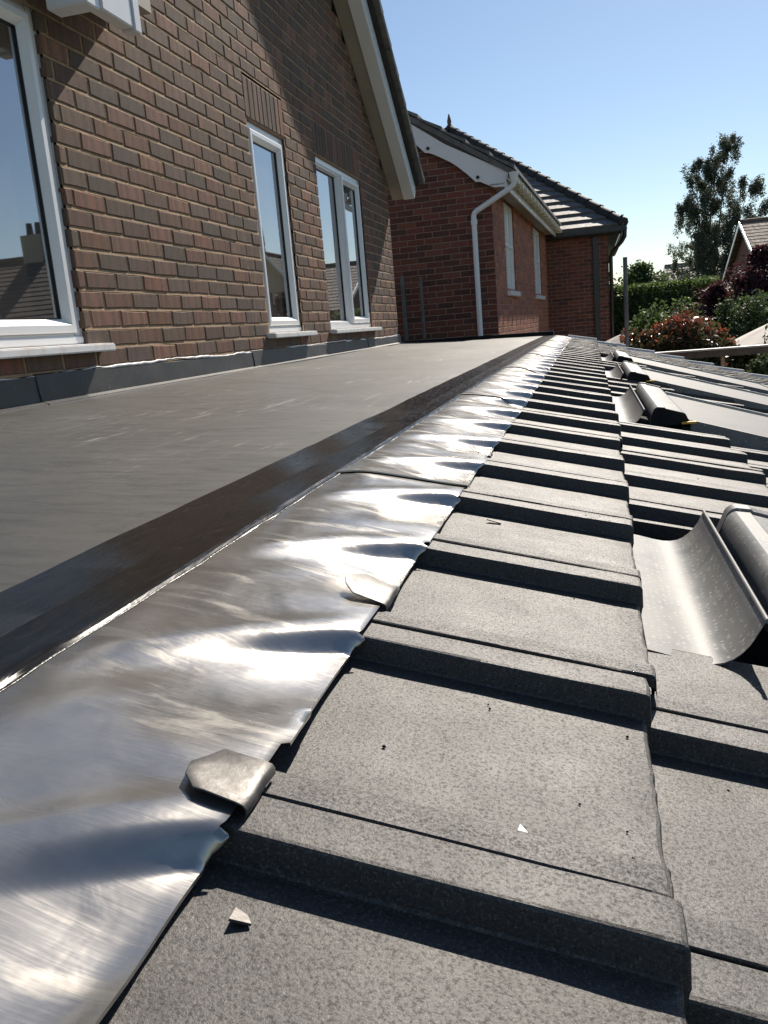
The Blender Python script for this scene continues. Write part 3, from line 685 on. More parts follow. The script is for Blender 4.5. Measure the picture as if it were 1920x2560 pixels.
# ------------------------------------------------------------------ roof tiles
tiled = empty('tiled_roof', (0.9, 5.4, GZ), 'dark grey concrete tiled roof slope running down from the lead flashing', 'tiled roof')
PROF = [(.0010,-.013), (.0014,-.0010), (.0025,0), (.0200,0), (.0352,0), (.0374,-.0006), (.0386,-.0024), (.0408,-.0228), (.0418,-.0246), (.0438,-.025)] + [(round(.052+i*.0125, 4), -.025-.0002*(i % 3)) for i in range(16)] + [
        (.258,-.025), (.2625,-.0235), (.272,-.0020), (.2750,0), (.288,0), (.3000,0), (.3013,-.0010), (.3018,-.013)]
PROF = [(u, h_*.88) for u, h_ in PROF]
def wear_of(u): return float(np.clip(.45*math.exp(-((u-.003)/.010)**2) + .8*math.exp(-((u-.290)/.012)**2), 0, 1))
def tile_mesh(u0, u1, seed, length=0.43):
    rs = random.Random(seed)
    def hat(u):
        for (a, b), (c, d) in zip(PROF[:-1], PROF[1:]):
            if a <= u <= c: return b + (d-b)*(u-a)/(c-a)
        return PROF[0][1] if u < PROF[0][0] else PROF[-1][1]
    pr = [(u, h_) for u, h_ in PROF if u0 < u < u1]
    if u0 > PROF[0][0]: pr = [(u0, hat(u0)-.026), (u0, hat(u0))] + pr
    if u1 < PROF[-1][0]: pr = pr + [(u1, hat(u1)), (u1, hat(u1)-.026)]
    rows = [-length, -.37, -.30, -.22, -.14, -.07, -.03, -.012, -.0034, -.0010, 0.0, .0004]
    vv, wr = [], []; n = len(pr)
    ends = [rs.uniform(-.0009, .0009) - (.002*rs.random() if rs.random() < .06 else 0) for _ in range(n)]
    big = rs.uniform(-.002, .002)
    for r, s in enumerate(rows):
        for q, (u, h_) in enumerate(pr):
            e = ends[q] if r > 5 else 0
            dz = 0.0
            if s >= -.004: dz = (-.0002, -.0010, -.0035, -.026)[rows.index(s)-8]
            x = s + e + (.004 if u < .04 and r > 5 else 0) + big*(1 if r > 5 else 0)
            vv.append((x, -u + rs.uniform(-.0005, .0005), h_ + dz - SL*s + rs.uniform(-.0004, .0004)))
            wr.append(wear_of(u) + (.35 if s > -.02 else 0))
    m = len(rows)
    ff = [(r*n+q, r*n+q+1, (r+1)*n+q+1, (r+1)*n+q) for r in range(m-1) for q in range(n-1)]
    me = bpy.data.meshes.new('roof_tile'); me.from_pydata(vv, [], [f[::-1] for f in ff]); me.materials.append(M['tile'])
    bm = bmesh.new(); bm.from_mesh(me); bmesh.ops.recalc_face_normals(bm, faces=bm.faces)
    if sum(f.normal.z*f.calc_area() for f in bm.faces) < 0: bmesh.ops.reverse_faces(bm, faces=bm.faces)
    bm.to_mesh(me); bm.free()
    at_ = me.attributes.new('wear', 'FLOAT', 'POINT'); at_.data.foreach_set('value', np.array(wr, float))
    for p in me.polygons: p.use_smooth = True
    me.set_sharp_from_angle(angle=math.radians(9)); return me
VAR = [tile_mesh(0, .3028, s) for s in range(9)]
RWIN = [(0.93, 1.463), (3.05, 4.12), (4.95, 6.02), (6.85, 7.92)]        # roof windows along the roof
NC = 7; YEND = 11.0
skew_x = lambda y: 0.0275 + 0.0178*min(y, 2.8) - X0      # courses are laid a touch out of parallel
k0 = -3; k1 = int((YEND - .395)/P) + 1
for j in range(NC):
    for k in range(k0, k1+1):
        yc = RY(k) + CR; y_lo, y_hi = yc - P, yc
        if y_lo > YEND - .02: continue
        keep = [(0.0, .3028)]
        if y_hi > YEND: keep = [(y_hi-YEND, .3028)]
        if 1 <= j <= 4:
            for (a, b) in RWIN:
                lo, hi = yc - (b + .105), yc - (a + .02)          # removed stretch in u
                nk = []
                for (p, q) in keep:
                    if hi <= p or lo >= q: nk.append((p, q)); continue
                    if lo > p: nk.append((p, lo))
                    if hi < q: nk.append((hi, q))
                keep = nk
        for (p, q) in keep:
            if q - p < .02: continue
            full = p == 0.0 and q == .3028
            me = VAR[(j*5 + k*7 + (k*k) % 5) % 9] if full else tile_mesh(p, q, 100 + j*50 + k)
            o = bpy.data.objects.new('roof_tile', me); col.objects.link(o); o.parent = tiled; o.matrix_parent_inverse = parent_inv(tiled)
            rs = random.Random(j*997 + k*31)
            o.matrix_basis = Matrix.Translation((XJ(j) + skew_x(yc) + rs.uniform(-.0030, .0030), yc, ZJ(j) + rs.uniform(-.0012, .0012))) @ Matrix.Rotation(rs.uniform(-.004, .004), 4, 'Z')
for j in range(NC):
    xa, xb = XJ(j)-GAUGE+skew_x(11)+.004, XJ(j)+skew_x(11)+.012
    m_ = MB(); za, zb = ZJ(j)+SL*(GAUGE+.0)+.022, ZJ(j)+.022
    m_.prism([(xa, 10.955, za), (xb, 10.955, zb), (xb, 10.955, zb-.075), (xa, 10.955, za-.075)], (0,0,0), (0,.075,0)); m_.build('verge_cap', 'pvc', tiled, 40, .004)
# boarding and felt under the tiles, and the far verge
ov = (GAUGE*SL + STEP)/GAUGE
def zplane(x, d): return Z0 - ov*(x-X0) - d
ud = MB(); ud.prism([(-.36, 0, zplane(-.36, .115)), (2.10, 0, zplane(2.10, .115)), (2.10, 0, zplane(2.10, .20)), (-.36, 0, zplane(-.36, .20))], (0,-.6,0), (0,11.6,0))
for v_i, p in enumerate(ud.v): ud.v[v_i] = (p[0], p[1]-.6 if p[1] < 1 else 10.98, p[2])
ud.build('underlay', 'felt_underlay', tiled)
gb = MB(); gb.prism([(2.0, 0, zplane(2.1, .16)), (2.11, 0, zplane(2.1, .16)), (2.11, 0, zplane(2.1, .36)), (2.0, 0, zplane(2.1, .36))], (0,-.6,0), (0,11.6,0))
gb.build('eaves_fascia', 'pvc', tiled)
ew = MB(); ew.box((-.3, -.6, GZ), (1.8, 10.9, -.95)); ew.build('extension_wall', 'grey_mortar', tiled)

# ------------------------------------------------------------------ roof windows
def roof_window(a, b, label):
    r = empty('roof_window', (.7, (a+b)/2, -.5), label, 'roof window', 'roof windows set in the tiled slope')
    def ext(name, prof, y0, y1, mat, bev=0, n=2, sm=40, closed=True):
        m = MB(); m.prism([(x, y0, z) for x, z in prof], (0, y0, 0), (0, y1, 0)); return m.build(name, mat, r, sm, bev)
    # upper gutter flashing: thin curved sheet with a folded lip
    top = [(.052, -.371), (.075, -.3775), (.095, -.3835), (.110, -.3868), (.122, -.3876), (.133, -.3860), (.143, -.3815), (.152, -.3745), (.160, -.3655), (.167, -.3550), (.1725, -.3440), (.1755, -.3385)]
    cur = []
    for i in range(len(top)-1):                        # refine
        for s in (0, .5): cur.append((top[i][0]+(top[i+1][0]-top[i][0])*s, top[i][1]+(top[i+1][1]-top[i][1])*s))
    cur.append(top[-1])
    low = [(x-.0012, z-.0022) for x, z in cur]
    n = 24; vv, ff = [], []
    sec = cur + low[::-1]; m_ = len(sec)
    for i in range(n+1):
        y = a + (b-a)*i/n
        for (x, z) in sec: vv.append((x + .0015*float(vnoise(y*6, x*20, 1)), y, z + .0016*float(vnoise(y*5, x*14, 2))))
    ff = [(i*m_+q, i*m_+(q+1) % m_, (i+1)*m_+(q+1) % m_, (i+1)*m_+q) for i in range(n) for q in range(m_)] + [tuple(range(m_)), tuple(range(n*m_, n*m_+m_))[::-1]]
    fixn(add('gutter_flashing', vv, ff, 'alu', r, 50))
    lp = MB(); lp.tube([(.1765, a-.001, -.3375), (.1765, b+.001, -.3375)], .0028, 8); lp.build('flashing_lip', 'alu', r, 60)
    # hood over the head of the window
    hood = [(.196, -.376), (.2005, -.356), (.2065, -.3405), (.2095, -.3365), (.2145, -.3325), (.221, -.3305), (.243, -.3335), (.247, -.3375), (.300, -.3535), (.308, -.3570), (.314, -.3630), (.322, -.3850), (.326, -.392), (.20, -.397)]
    cap = 0.030
    ext('hood', hood, a+.004, b-cap-.006, 'alu', 0, 2, 24)
    ext('hood_end_shade', [(x, z-.0015) for x, z in hood], a, a+.0039, 'felt_underlay')  # black plate added to darken the hood's shaded near end
    big = [(x + (-.004 if x < .2 else .002), z + (.0042 if z > -.36 else 0)) for x, z in hood]
    ext('hood_cap', big, b-cap, b, 'alu', 0, 2, 32)
    ext('hood_seal', [(x, z-.003) for x, z in hood], b-cap-.005, b-cap+.004, 'rubber_gasket')
    # glazing below the hood, side cladding, frame
    x0, x1 = .327, 1.40; zz = lambda x, d: -.383 - .298*(x-.327) + d
    g_ = MB(); g_.prism([(x0, a+.03, zz(x0, -.002)), (x1, a+.03, zz(x1, -.002)), (x1, a+.03, zz(x1, -.022)), (x0, a+.03, zz(x0, -.022))], (0,a+.03,0), (0,b-.045,0)); g_.build('pane', 'roof_glass', r)
    for (p, q, mt, hh) in ((b-.044, b-.022, 'aluminium_trim', .010), (b-.021, b, 'alu', .004), (a, a+.029, 'alu', .0015)):
        s_ = MB(); s_.prism([(x0, p, zz(x0, hh)), (x1+.04, p, zz(x1+.04, hh)), (x1+.04, p, zz(x1+.04, -.07)), (x0, p, zz(x0, -.07))], (0,p,0), (0,q,0)); s_.build('side_cladding', mt, r, 40, .003)
    bt = MB(); bt.prism([(x1+.001, a+.03, zz(x1, .004)), (x1+.05, a+.03, zz(x1+.05, .002)), (x1+.05, a+.03, zz(x1, -.08)), (x1+.001, a+.03, zz(x1, -.08))], (0,a+.03,0), (0,b-.045,0)); bt.build('bottom_cladding', 'alu', r)
    cb = MB(); cb.prism([(.30, a+.004, -.40), (x1, a+.004, zz(x1, -.024)), (x1, a+.004, zz(x1, -.10)), (.30, a+.004, -.50)], (0,a+.004,0), (0,b-.004,0)); cb.build('window_box', 'felt_underlay', r)
    tg = MB(); tg.box((.296, a-.020, -.392), (.345, a+.003, -.385)); tg.build('packing_tag', 'yellow_plastic', r, 40, .001)
    return r
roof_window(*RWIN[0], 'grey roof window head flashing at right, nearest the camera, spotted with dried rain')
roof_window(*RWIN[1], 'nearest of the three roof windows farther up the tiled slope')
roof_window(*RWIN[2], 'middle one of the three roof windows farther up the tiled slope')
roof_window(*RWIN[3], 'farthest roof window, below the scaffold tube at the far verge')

# ------------------------------------------------------------------ scraps of lead left on the tiles
def scrap(pts, loc, rz, tilt, mat, label, cat='offcut', name='lead_offcut'):
    m_ = MB(); m_.prism([(x, y, 0) for x, y in pts], (0,0,0), (0,0,.0016)); o = m_.build(name, mat)
    for v_ in o.data.vertices: v_.co.z += 6*v_.co.x**2*tilt
    o.matrix_world = Matrix.Translation(loc) @ Matrix.Rotation(rz, 4, 'Z') @ Matrix.Rotation(tilt*.25, 4, 'Y') @ Matrix.Rotation(math.atan(SL), 4, 'Y')
    tag(o, label, cat, 'offcuts lying on the tiles')
def tz(x, y, j=0):                            # top of the tile surface
    u = (RY(math.floor((y-.395)/P+1e-6)+1) + CR - y); u = u - P*math.floor(u/P)
    h_ = np.interp(u, [p[0] for p in PROF], [p[1] for p in PROF]); return ZJ(j) + SL*(XJ(j)+skew_x(y)-x) + float(h_)
scrap([(-.006,-.0035), (.006,-.004), (.004,.0025), (-.0025,.007)], (-.186, .352, tz(-.186, .352)+.0035), .4, .9, 'lead_clip', 'bent lead offcut lying beside the nearest lead sheet edge')
scrap([(-.005,-.004), (.005,-.004), (.001,.009)], (-.052, .487, tz(-.052, .487)+.002), .3, .2, 'pvc', 'tiny white triangular chip on the second tile from the bottom', 'chip', 'white_chip')
scrap([(-.012,-.003), (.010,-.005), (.012,.004), (-.006,.005)], (-.150, 1.255, tz(-.150, 1.255)+.003), .2, .5, 'lead_clip', 'small lead offcut in the shadow line of a farther rib')

# grit and mortar crumbs
gm = MB(); rg_ = random.Random(5)
for i in range(90):
    y = .30 + 3.2*rg_.random()**1.8; j = 0 if rg_.random() < .7 else 1; x = rg_.uniform(-.19, .02) if j == 0 else rg_.uniform(.08, .34)
    if j == 1 and (.85 < y < 1.6 or y > 2.9): continue
    r_ = rg_.uniform(.0006, .0017); z_ = tz(x, y, j) + r_*.1
    gm.raw([(x-r_, y, z_), (x, y-r_, z_), (x+r_*1.2, y, z_), (x, y+r_, z_), (x, y, z_+r_), (x, y, z_-r_)], [(0,1,4),(1,2,4),(2,3,4),(3,0,4),(1,0,5),(2,1,5),(3,2,5),(0,3,5)])
tag(gm.build('grit', 'felt_underlay'), 'fine dark grit scattered over the nearest tiles', 'grit', None, 'stuff')
# ------------------------------------------------------------------ neighbouring house beyond the flat roof (shaded gable, white bargeboard)
C0 = Vector((-1.139, 11.22, 0)); E2 = Vector((.045, 1, 0)).normalized(); E1 = Vector((1, -.045, 0)).normalized()
bung = empty('neighbour_house', (-3.0, 14.0, GZ), 'red brick house with scalloped white bargeboard beyond the flat roof', 'house')
def bp(x, y, z): return C0 + E1*(x+1.139) + E2*(y-11.22) + Vector((0,0,z))      # local house coordinates
vt_pts = [(-2.255, 2.709), (-1.832, 2.427), (-1.477, 2.191), (-0.866, 1.826)]
VS = -0.635
def vtop(x): return 1.83 + VS*(x+.866)
gin = lambda u, z: z < vtop(-1.139+u) - .20
gr, gs = courses(-3.6, 0.0, -.45, 4.2, [], gin, off=0.0)
frG = (C0.copy(), E1, -E2)
gw = mortar('gable_wall', gs, frG, 'grey_mortar', bung, gin)
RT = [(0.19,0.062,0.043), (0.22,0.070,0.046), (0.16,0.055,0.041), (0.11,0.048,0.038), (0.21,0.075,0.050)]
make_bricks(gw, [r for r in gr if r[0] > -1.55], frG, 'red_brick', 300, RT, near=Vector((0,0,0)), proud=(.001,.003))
swn = [(1.07, 2.07, .42, 1.62), (4.80, 6.05, .42, 1.62)]
sr, ss = courses(0.0, 7.2, -.6, 1.70, swn, lambda u, z: True, off=0.0)
frS = (C0.copy(), E2, E1)
sw_ = mortar('side_wall', ss, frS, 'sand_mortar', bung, lambda u, z: True)
make_bricks(sw_, sr, frS, 'red_brick', 120, [(0.44,0.155,0.09), (0.50,0.18,0.105), (0.40,0.145,0.088), (0.34,0.13,0.085)], near=Vector((0,0,0)), proud=(.0005,.002))  # side bricks coloured brighter to stand in for stronger sun on this wall
for (u0, u1, z0, z1) in swn:
    P3 = lambda u, d, z: tuple(C0 + E2*u + E1*d + Vector((0,0,z)))
    def obox(m_, u0, u1, d0, d1, z0, z1):
        m_.raw([P3(u0,d0,z0), P3(u1,d0,z0), P3(u1,d1,z0), P3(u0,d1,z0), P3(u0,d0,z1), P3(u1,d0,z1), P3(u1,d1,z1), P3(u0,d1,z1)], [(0,3,2,1),(4,5,6,7),(0,1,5,4),(1,2,6,5),(2,3,7,6),(3,0,4,7)])
    m_ = MB()
    obox(m_, u0, u0+.07, -.07, -.02, z0, z1); obox(m_, u1-.07, u1, -.07, -.02, z0, z1); obox(m_, u0+.07, u1-.07, -.07, -.02, z0, z0+.07); obox(m_, u0+.07, u1-.07, -.07, -.02, z1-.07, z1)
    um = (u0+u1)/2; obox(m_, um-.03, um+.03, -.07, -.022, z0+.07, z1-.07); obox(m_, u0+.07, um-.03, -.07, -.024, z0+.62, z0+.66); obox(m_, um+.03, u1-.07, -.07, -.024, z0+.62, z0+.66)
    w = m_.build('window', 'pvc', bung)
    m_ = MB(); m_.raw([P3(u0+.07,-.05,z0+.07), P3(u1-.07,-.05,z0+.07), P3(u1-.07,-.05,z1-.07), P3(u0+.07,-.05,z1-.07)], [(0,1,2,3)]); m_.build('pane', 'window_glass', w)
    m_ = MB(); m_.raw([P3(u0,-.14,z0), P3(u1,-.14,z0), P3(u1,-.14,z1), P3(u0,-.14,z1)], [(0,1,2,3)]); m_.build('blind', 'net_curtain', w)
    m_ = MB(); obox(m_, u0-.03, u1+.05, -.03, .055, z0-.07, z0-.001); m_.build('sill', 'pvc', w, 40, .006)
# bargeboard with a scalloped lower edge
lowe = [(-2.80,2.83), (-2.60,2.72), (-2.43,2.56), (-2.134,2.348), (-2.04,2.26), (-1.931,2.149), (-1.88,2.140), (-1.80,2.105), (-1.721,2.059), (-1.62,2.000), (-1.55,1.950), (-1.496,1.903), (-1.42,1.835), (-1.36,1.775), (-1.312,1.726), (-1.26,1.722), (-1.18,1.680), (-1.086,1.635), (-.940,1.628)]
uppe = [(-.905,1.79), (-1.11,1.905), (-1.672,2.215), (-2.195,2.585), (-2.80,2.975)]
m_ = MB(); poly = [bp(x, 11.13, z) for x, z in lowe+uppe]; m_.prism([tuple(p) for p in poly], (0,0,0), tuple(E2*.022)); bb = m_.build('bargeboard', 'pvc', bung)
for (x, z) in ((-1.888, 2.193), (-1.282, 1.775)):
    m_ = MB(); c_ = bp(x, 11.13, z); m_.tube([tuple(c_), tuple(c_-E2*.02)], .020, 10); m_.build('bolt', 'bolt_steel', bb)
# roof slab, its verge tiles
EY0, EY1 = 11.10, 18.55
m_ = MB(); poly = [bp(-.86, EY0, 1.755), bp(-.84, EY0, 1.81), bp(-4.5, EY0, vtop(-4.5)), bp(-4.5, EY0, vtop(-4.5)-.08)]
m_.prism([tuple(p) for p in poly], (0,0,0), tuple(E2*(EY1-EY0))); brf = m_.build('roof', 'grey_roof_tile', bung)
nt = 13
for i in range(nt):
    xa = -.84 - i*.29; xb = xa - .30
    if xb < -4.4: break
    za, zb = vtop(xa), vtop(xb)
    m_ = MB(); m_.prism([tuple(bp(*p)) for p in ((xa+.02, EY0-.02, za+.002), (xa+.02, EY0-.02, za+.050), (xb, EY0-.02, zb+.020), (xb, EY0-.02, zb+.001))], (0,0,0), tuple(E2*(EY1-EY0+.02)))
    m_.build('tile_course', 'grey_roof_tile', brf)
# eaves: fascia, corbel blocks, gutter, downpipe
def gbox(name, mat, parent, x0, x1, y0, y1, z0, z1, bev=0):
    m_ = MB(); m_.raw([tuple(bp(x, y, z)) for z in (z0, z1) for (x, y) in ((x0,y0),(x1,y0),(x1,y1),(x0,y1))], [(0,3,2,1),(4,5,6,7),(0,1,5,4),(1,2,6,5),(2,3,7,6),(3,0,4,7)])
    return m_.build(name, mat, parent, 40 if bev else None, bev)
gbox('fascia', 'pvc', bung, -.955, -.930, 11.12, 18.5, 1.60, 1.76)
gbox('eaves_soffit', 'soffit_board', bung, -1.137, -.957, 11.13, 18.48, 1.655, 1.675)
gx, gz = -.868, 1.735
prof = [(gx+.058*math.cos(an), gz+.058*math.sin(an)) for an in np.linspace(math.pi, 2*math.pi, 9)] + [(gx+.058*math.cos(an)*.9, gz+.005+.052*math.sin(an)) for an in np.linspace(2*math.pi, math.pi, 9)]
m_ = MB(); m_.prism([tuple(bp(x, 11.06, z)) for x, z in prof], (0,0,0), tuple(E2*7.4)); gut = m_.build('gutter', 'cream_plastic', bung, 40)
for i in range(16):
    y_ = 11.32 + i*.47; gbox('gutter_bracket', 'cream_plastic', gut, -.930, -.80, y_, y_+.03, 1.665, 1.735)
pts = [bp(-.835, 11.10, 1.70), bp(-.835, 11.10, 1.655), bp(-.85, 11.10, 1.625), bp(-.90, 11.10, 1.590), bp(-1.31, 11.12, 1.385), bp(-1.345, 11.12, 1.362), bp(-1.36, 11.12, 1.325), bp(-1.36, 11.12, 1.25), bp(-1.36, 11.12, GZ)]
m_ = MB(); m_.tube(pts, .034, 14); dp = m_.build('downpipe', 'pvc', bung, 60)
for (z_) in (1.22, -.6):
    m_ = MB(); m_.tube([bp(-1.36, 11.12, z_), bp(-1.36, 11.12, z_+.06)], .042, 14); m_.build('pipe_collar', 'pvc', dp, 60)
m_ = MB(); m_.tube([bp(-.835, 11.10, 1.66), bp(-.835, 11.10, 1.775)], [.040, .062], 14); m_.build('gutter_outlet', 'pvc', dp, 60)
bk = MB(); bk.raw([tuple(bp(*p)) for p in ((-4.7, 11.33, GZ), (-1.25, 11.33, GZ), (-1.25, 18.4, GZ), (-4.7, 18.4, GZ), (-4.7, 11.33, 1.62), (-1.25, 11.33, 1.62), (-1.25, 18.4, 1.62), (-4.7, 18.4, 1.62))], [(0,1,2,3),(4,7,6,5),(0,4,5,1),(2,6,7,3),(3,7,4,0),(1,5,6,2)])
bk.build('inner_wall', 'grey_mortar', bung)

# ------------------------------------------------------------------ hip roofed house behind it
hip = empty('hip_roof_house', (-2.0, 22.0, GZ), 'dark brick house with a hipped grey tile roof and ridge finial', 'house')
HY = 18.75
frH = (Vector((-1.2, HY, 0)), Vector((1,0,0)), Vector((0,-1,0)))
hr, hs = courses(0, 1.63, -.6, 1.66, [], lambda u, z: True)
hw = mortar('wall', hs, frH, 'grey_mortar', hip, lambda u, z: True)
make_bricks(hw, hr, frH, 'red_brick', 0, RT, near=Vector((0,0,0)), proud=(.001,.003))
m_ = MB(); m_.box((-1.2, HY+.1, GZ), (.43, HY+7, 1.62)); m_.build('inner_wall', 'grey_mortar', hip)
m_ = MB(); m_.box((.12, HY-.05, GZ), (.23, HY-.001, 1.60)); m_.build('downpipe', 'black_gutter', hip, 40, .01)
apex = Vector((-3.52, 24.5, 5.19)); EYf = HY - .30
cR, cL = Vector((.735, EYf, 1.69)), Vector((-7.2, EYf, 1.69))
# front slope as overlapping tile courses
nC = 20; ex = MB()
for i in range(nC):
    t0, t1 = i/nC, (i+1)/nC + .012
    lift = Vector((0, -.02, .045))
    a0, b0 = cL.lerp(apex, t0) + lift, cR.lerp(apex, t0) + lift
    a1, b1 = cL.lerp(apex, min(t1, 1)), cR.lerp(apex, min(t1, 1))
    m_ = MB(); m_.raw([tuple(p) for p in (a0, b0, b1, a1, a0-lift*.95, b0-lift*.95)], [(0,1,2,3), (4,5,1,0)]); m_.build('tile_course', 'grey_roof_tile', hip)
cRb = Vector((.735, 34, 1.69)); ab = Vector((-3.52, 31, 5.19)); cLb = Vector((-7.2, 34, 1.69))
m_ = MB(); m_.raw([tuple(p) for p in (cR, cRb, ab, apex, cL, cLb)], [(0,1,2,3), (5,4,3,2)]); m_.build('roof', 'grey_roof_tile', hip)
for (p, q) in ((cR, apex), (cL, apex), (apex, ab)):
    L = (q-p).length; n = int(L/.42); d = (q-p)/n; rd = MB()
    for i in range(n):
        a_, b_ = p + d*i + Vector((0,0,.045)), p + d*(i+1.04) + Vector((0,0,.035)); rd.tube([a_, b_], [.115, .10], 8)
    tag(rd.build('ridge_tiles', 'dark_roof_edge', hip, 50), kind='stuff')
m_ = MB(); m_.tube([apex+Vector((0,0,.10)), apex+Vector((0,0,.16)), apex+Vector((0,0,.24)), apex+Vector((0,0,.42))], [.10, .05, .06, .015], 8); m_.build('finial', 'brown_roof_tile', hip, 50)
m_ = MB(); m_.box((-2.0, EYf-.06, 1.585), (.735, EYf+.05, 1.685)); m_.box((.70, EYf, 1.585), (.80, EYf+8, 1.685)); m_.build('gutter', 'black_gutter', hip, 40, .02)
m_ = MB(); m_.tube([(.755, EYf+.05, 1.60), (.75, EYf+.05, 1.48), (.70, EYf+.12, 1.40), (.52, EYf+.25, 1.22), (.475, EYf+.28, 1.12), (.475, EYf+.28, GZ)], .042, 10); m_.build('side_downpipe', 'black_gutter', hip, 60)
m_ = MB(); m_.tube([(.70, EYf+.02, 1.72), (.70, EYf+.02, 1.90)], .012, 6); m_.tube([(.66, EYf+.02, 1.86), (.74, EYf+.02, 1.89)], .012, 6); m_.build('weed', 'green_leaf', hip)
m_ = MB(); m_.box((-1.2, HY-.28, 1.56), (.70, HY+.05, 1.584)); m_.build('soffit', 'dark_roof_edge', hip)

# ------------------------------------------------------------------ scaffold tubes
def tube_thing(name, pts, r, mat, label, cat, group=None):
    m_ = MB(); m_.tube(pts, r, 14); o = m_.build(name, mat, None, 60)
    for (p, h_) in ((pts[0], .02),): pass
    tag(o, label, cat, group); return o
G = 'scaffold tubes standing at the far end of the roof'
def ray(x, y):
    return RW @ Vector((x-CX, y-CY, F))
def atY(x, y, Y): r_ = ray(x, y); return r_*(Y/r_.y)
def scaff(xt, yt, xb, Yd, w, label, mat='galvanised_tube'):
    t_ = atY(xt, yt, Yd); o = empty('scaffold_tube', (t_.x, Yd, GZ), label, 'scaffold tube', G)
    m_ = MB(); m_.tube([(t_.x, Yd, GZ), (t_.x, Yd, t_.z)], w, 16, False); m_.tube([(t_.x, Yd, t_.z), (t_.x, Yd, GZ)], w*.84, 16, False); m_.build('tube', mat, o, 60)
    m_ = MB(); m_.box((t_.x-w*1.35, Yd-w*1.35, t_.z*.55-.9), (t_.x+w*1.35, Yd+w*1.35, t_.z*.55-.83)); m_.build('coupler', mat, o, 40, .01)
scaff(1562.5, 643, 1568, 11.55, .027, 'tall scaffold tube against the garden, right of the dark brick house')
scaff(1005, 690, 1015, 11.08, .030, 'left scaffold tube before the shaded gable, beside the brown house corner')
scaff(1051, 692, 1058, 11.08, .022, 'thinner scaffold tube before the shaded gable, nearer the downpipe')

# ------------------------------------------------------------------ garden: pergola rail, canopies
pg = empty('pergola', (2.2, 13.0, GZ), 'dark timber rail on a pale post beyond the roof edge at right', 'pergola')
a_, b_ = atY(1629, 882, 12.6), atY(1960, 858, 12.2)
for nm, mt, h0, h1, dy in (('rail', 'stained_timber', -.115, -.022, .05), ('rail_cap', 'aluminium_trim', -.0215, 0.0, .07)):
    m_ = MB(); m_.raw([(p.x, p.y+s*dy, p.z+h_) for p in (a_, b_) for s in (-1, 1) for h_ in (h0, h1)], [(0,1,3,2), (4,6,7,5), (0,4,5,1), (2,3,7,6), (1,5,7,3), (0,2,6,4)]); m_.build(nm, mt, pg)
c_ = atY(1806, 884, 12.45)
m_ = MB(); m_.box((c_.x-.022, 12.40, GZ), (c_.x+.022, 12.45, c_.z-.03)); m_.build('post', 'pale_timber', pg, 40, .004)
def parasol(x, y, ztop, rad, drop, label, n=8):
    o = empty('garden_parasol', (x, y, GZ), label, 'parasol', 'cream canopies in the garden')
    vv = [(x, y, ztop)]; ff = []; R = 6
    for r_ in range(1, R+1):
        for k in range(n*4):
            an = 2*math.pi*k/(n*4); sag = 1 - .05*abs(math.sin(an*n/2))**.8
            rr = rad*r_/R; zz = ztop - drop*(r_/R)**1.15 - .05*abs(math.sin(an*n/2))*(r_/R)
            vv.append((x + rr*sag*math.cos(an), y + rr*sag*math.sin(an), zz))
    for k in range(n*4):
        ff.append((0, 1+k, 1+(k+1) % (n*4)))
        for r_ in range(R-1): b0 = 1+r_*n*4; b1 = b0+n*4; ff.append((b0+k, b1+k, b1+(k+1) % (n*4), b0+(k+1) % (n*4)))
    c = add('canopy', vv, ff, 'canopy_fabric', o, 30); s_ = c.modifiers.new('thickness', 'SOLIDIFY'); s_.thickness = .004
    m_ = MB(); m_.tube([(x, y, GZ), (x, y, ztop+.06)], .025, 10); m_.build('pole', 'pale_timber', o, 60)
    m_ = MB(); m_.tube([(x, y, GZ), (x, y, GZ+.08)], .28, 16); m_.build('base', 'stained_timber', o, 40)
parasol(3.35, 15.2, -.20, 1.35, .56, 'cream parasol canopy at the right edge beyond the pergola rail')
parasol(.62, 17.4, -.42, .62, .26, 'small cream canopy glimpsed behind the tall scaffold tube')

# ------------------------------------------------------------------ trees and shrubs
def leaves(name, pts, size, mat, parent, seed, droop=0.0, up=0.0, tones=None, aspect=1.7):
    r = np.random.default_rng(seed); n = len(pts)
    d = r.normal(size=(n, 3)); d[:, 2] = d[:, 2]*(.6) - droop + up; d /= np.linalg.norm(d, axis=1)[:, None]
    s = r.normal(size=(n, 3)); s -= d*(s*d).sum(1)[:, None]; s /= np.linalg.norm(s, axis=1)[:, None]
    nn = np.cross(d, s)
    L = size*r.uniform(.6, 1.35, n)[:, None]; Wd = L/aspect
    p = np.asarray(pts)
    V = np.stack([p, p + d*L*.5 + s*Wd*.5 + nn*L*.06, p + d*L, p + d*L*.5 - s*Wd*.5 + nn*L*.06], 1).reshape(-1, 3)
    me = bpy.data.meshes.new(name); me.vertices.add(n*4); me.vertices.foreach_set('co', V.ravel())
    me.loops.add(n*4); me.loops.foreach_set('vertex_index', np.arange(n*4)); me.polygons.add(n)
    me.polygons.foreach_set('loop_start', np.arange(n)*4); me.polygons.foreach_set('loop_total', np.full(n, 4)); me.update(calc_edges=True)
    me.materials.append(M[mat])
    tn = r.random(n) if tones is None else tones
    at_ = me.attributes.new('tone', 'FLOAT', 'POINT'); at_.data.foreach_set('value', np.repeat(tn, 4))
    o = link(name, me, parent); tag(o, kind='stuff'); return o
def limbs(paths, mat, parent, name='trunk'):
    m_ = MB()
    for pts, r0, r1 in paths: m_.tube(pts, list(np.linspace(r0, r1, len(pts))), 7)
    return m_.build(name, mat, parent, 60)
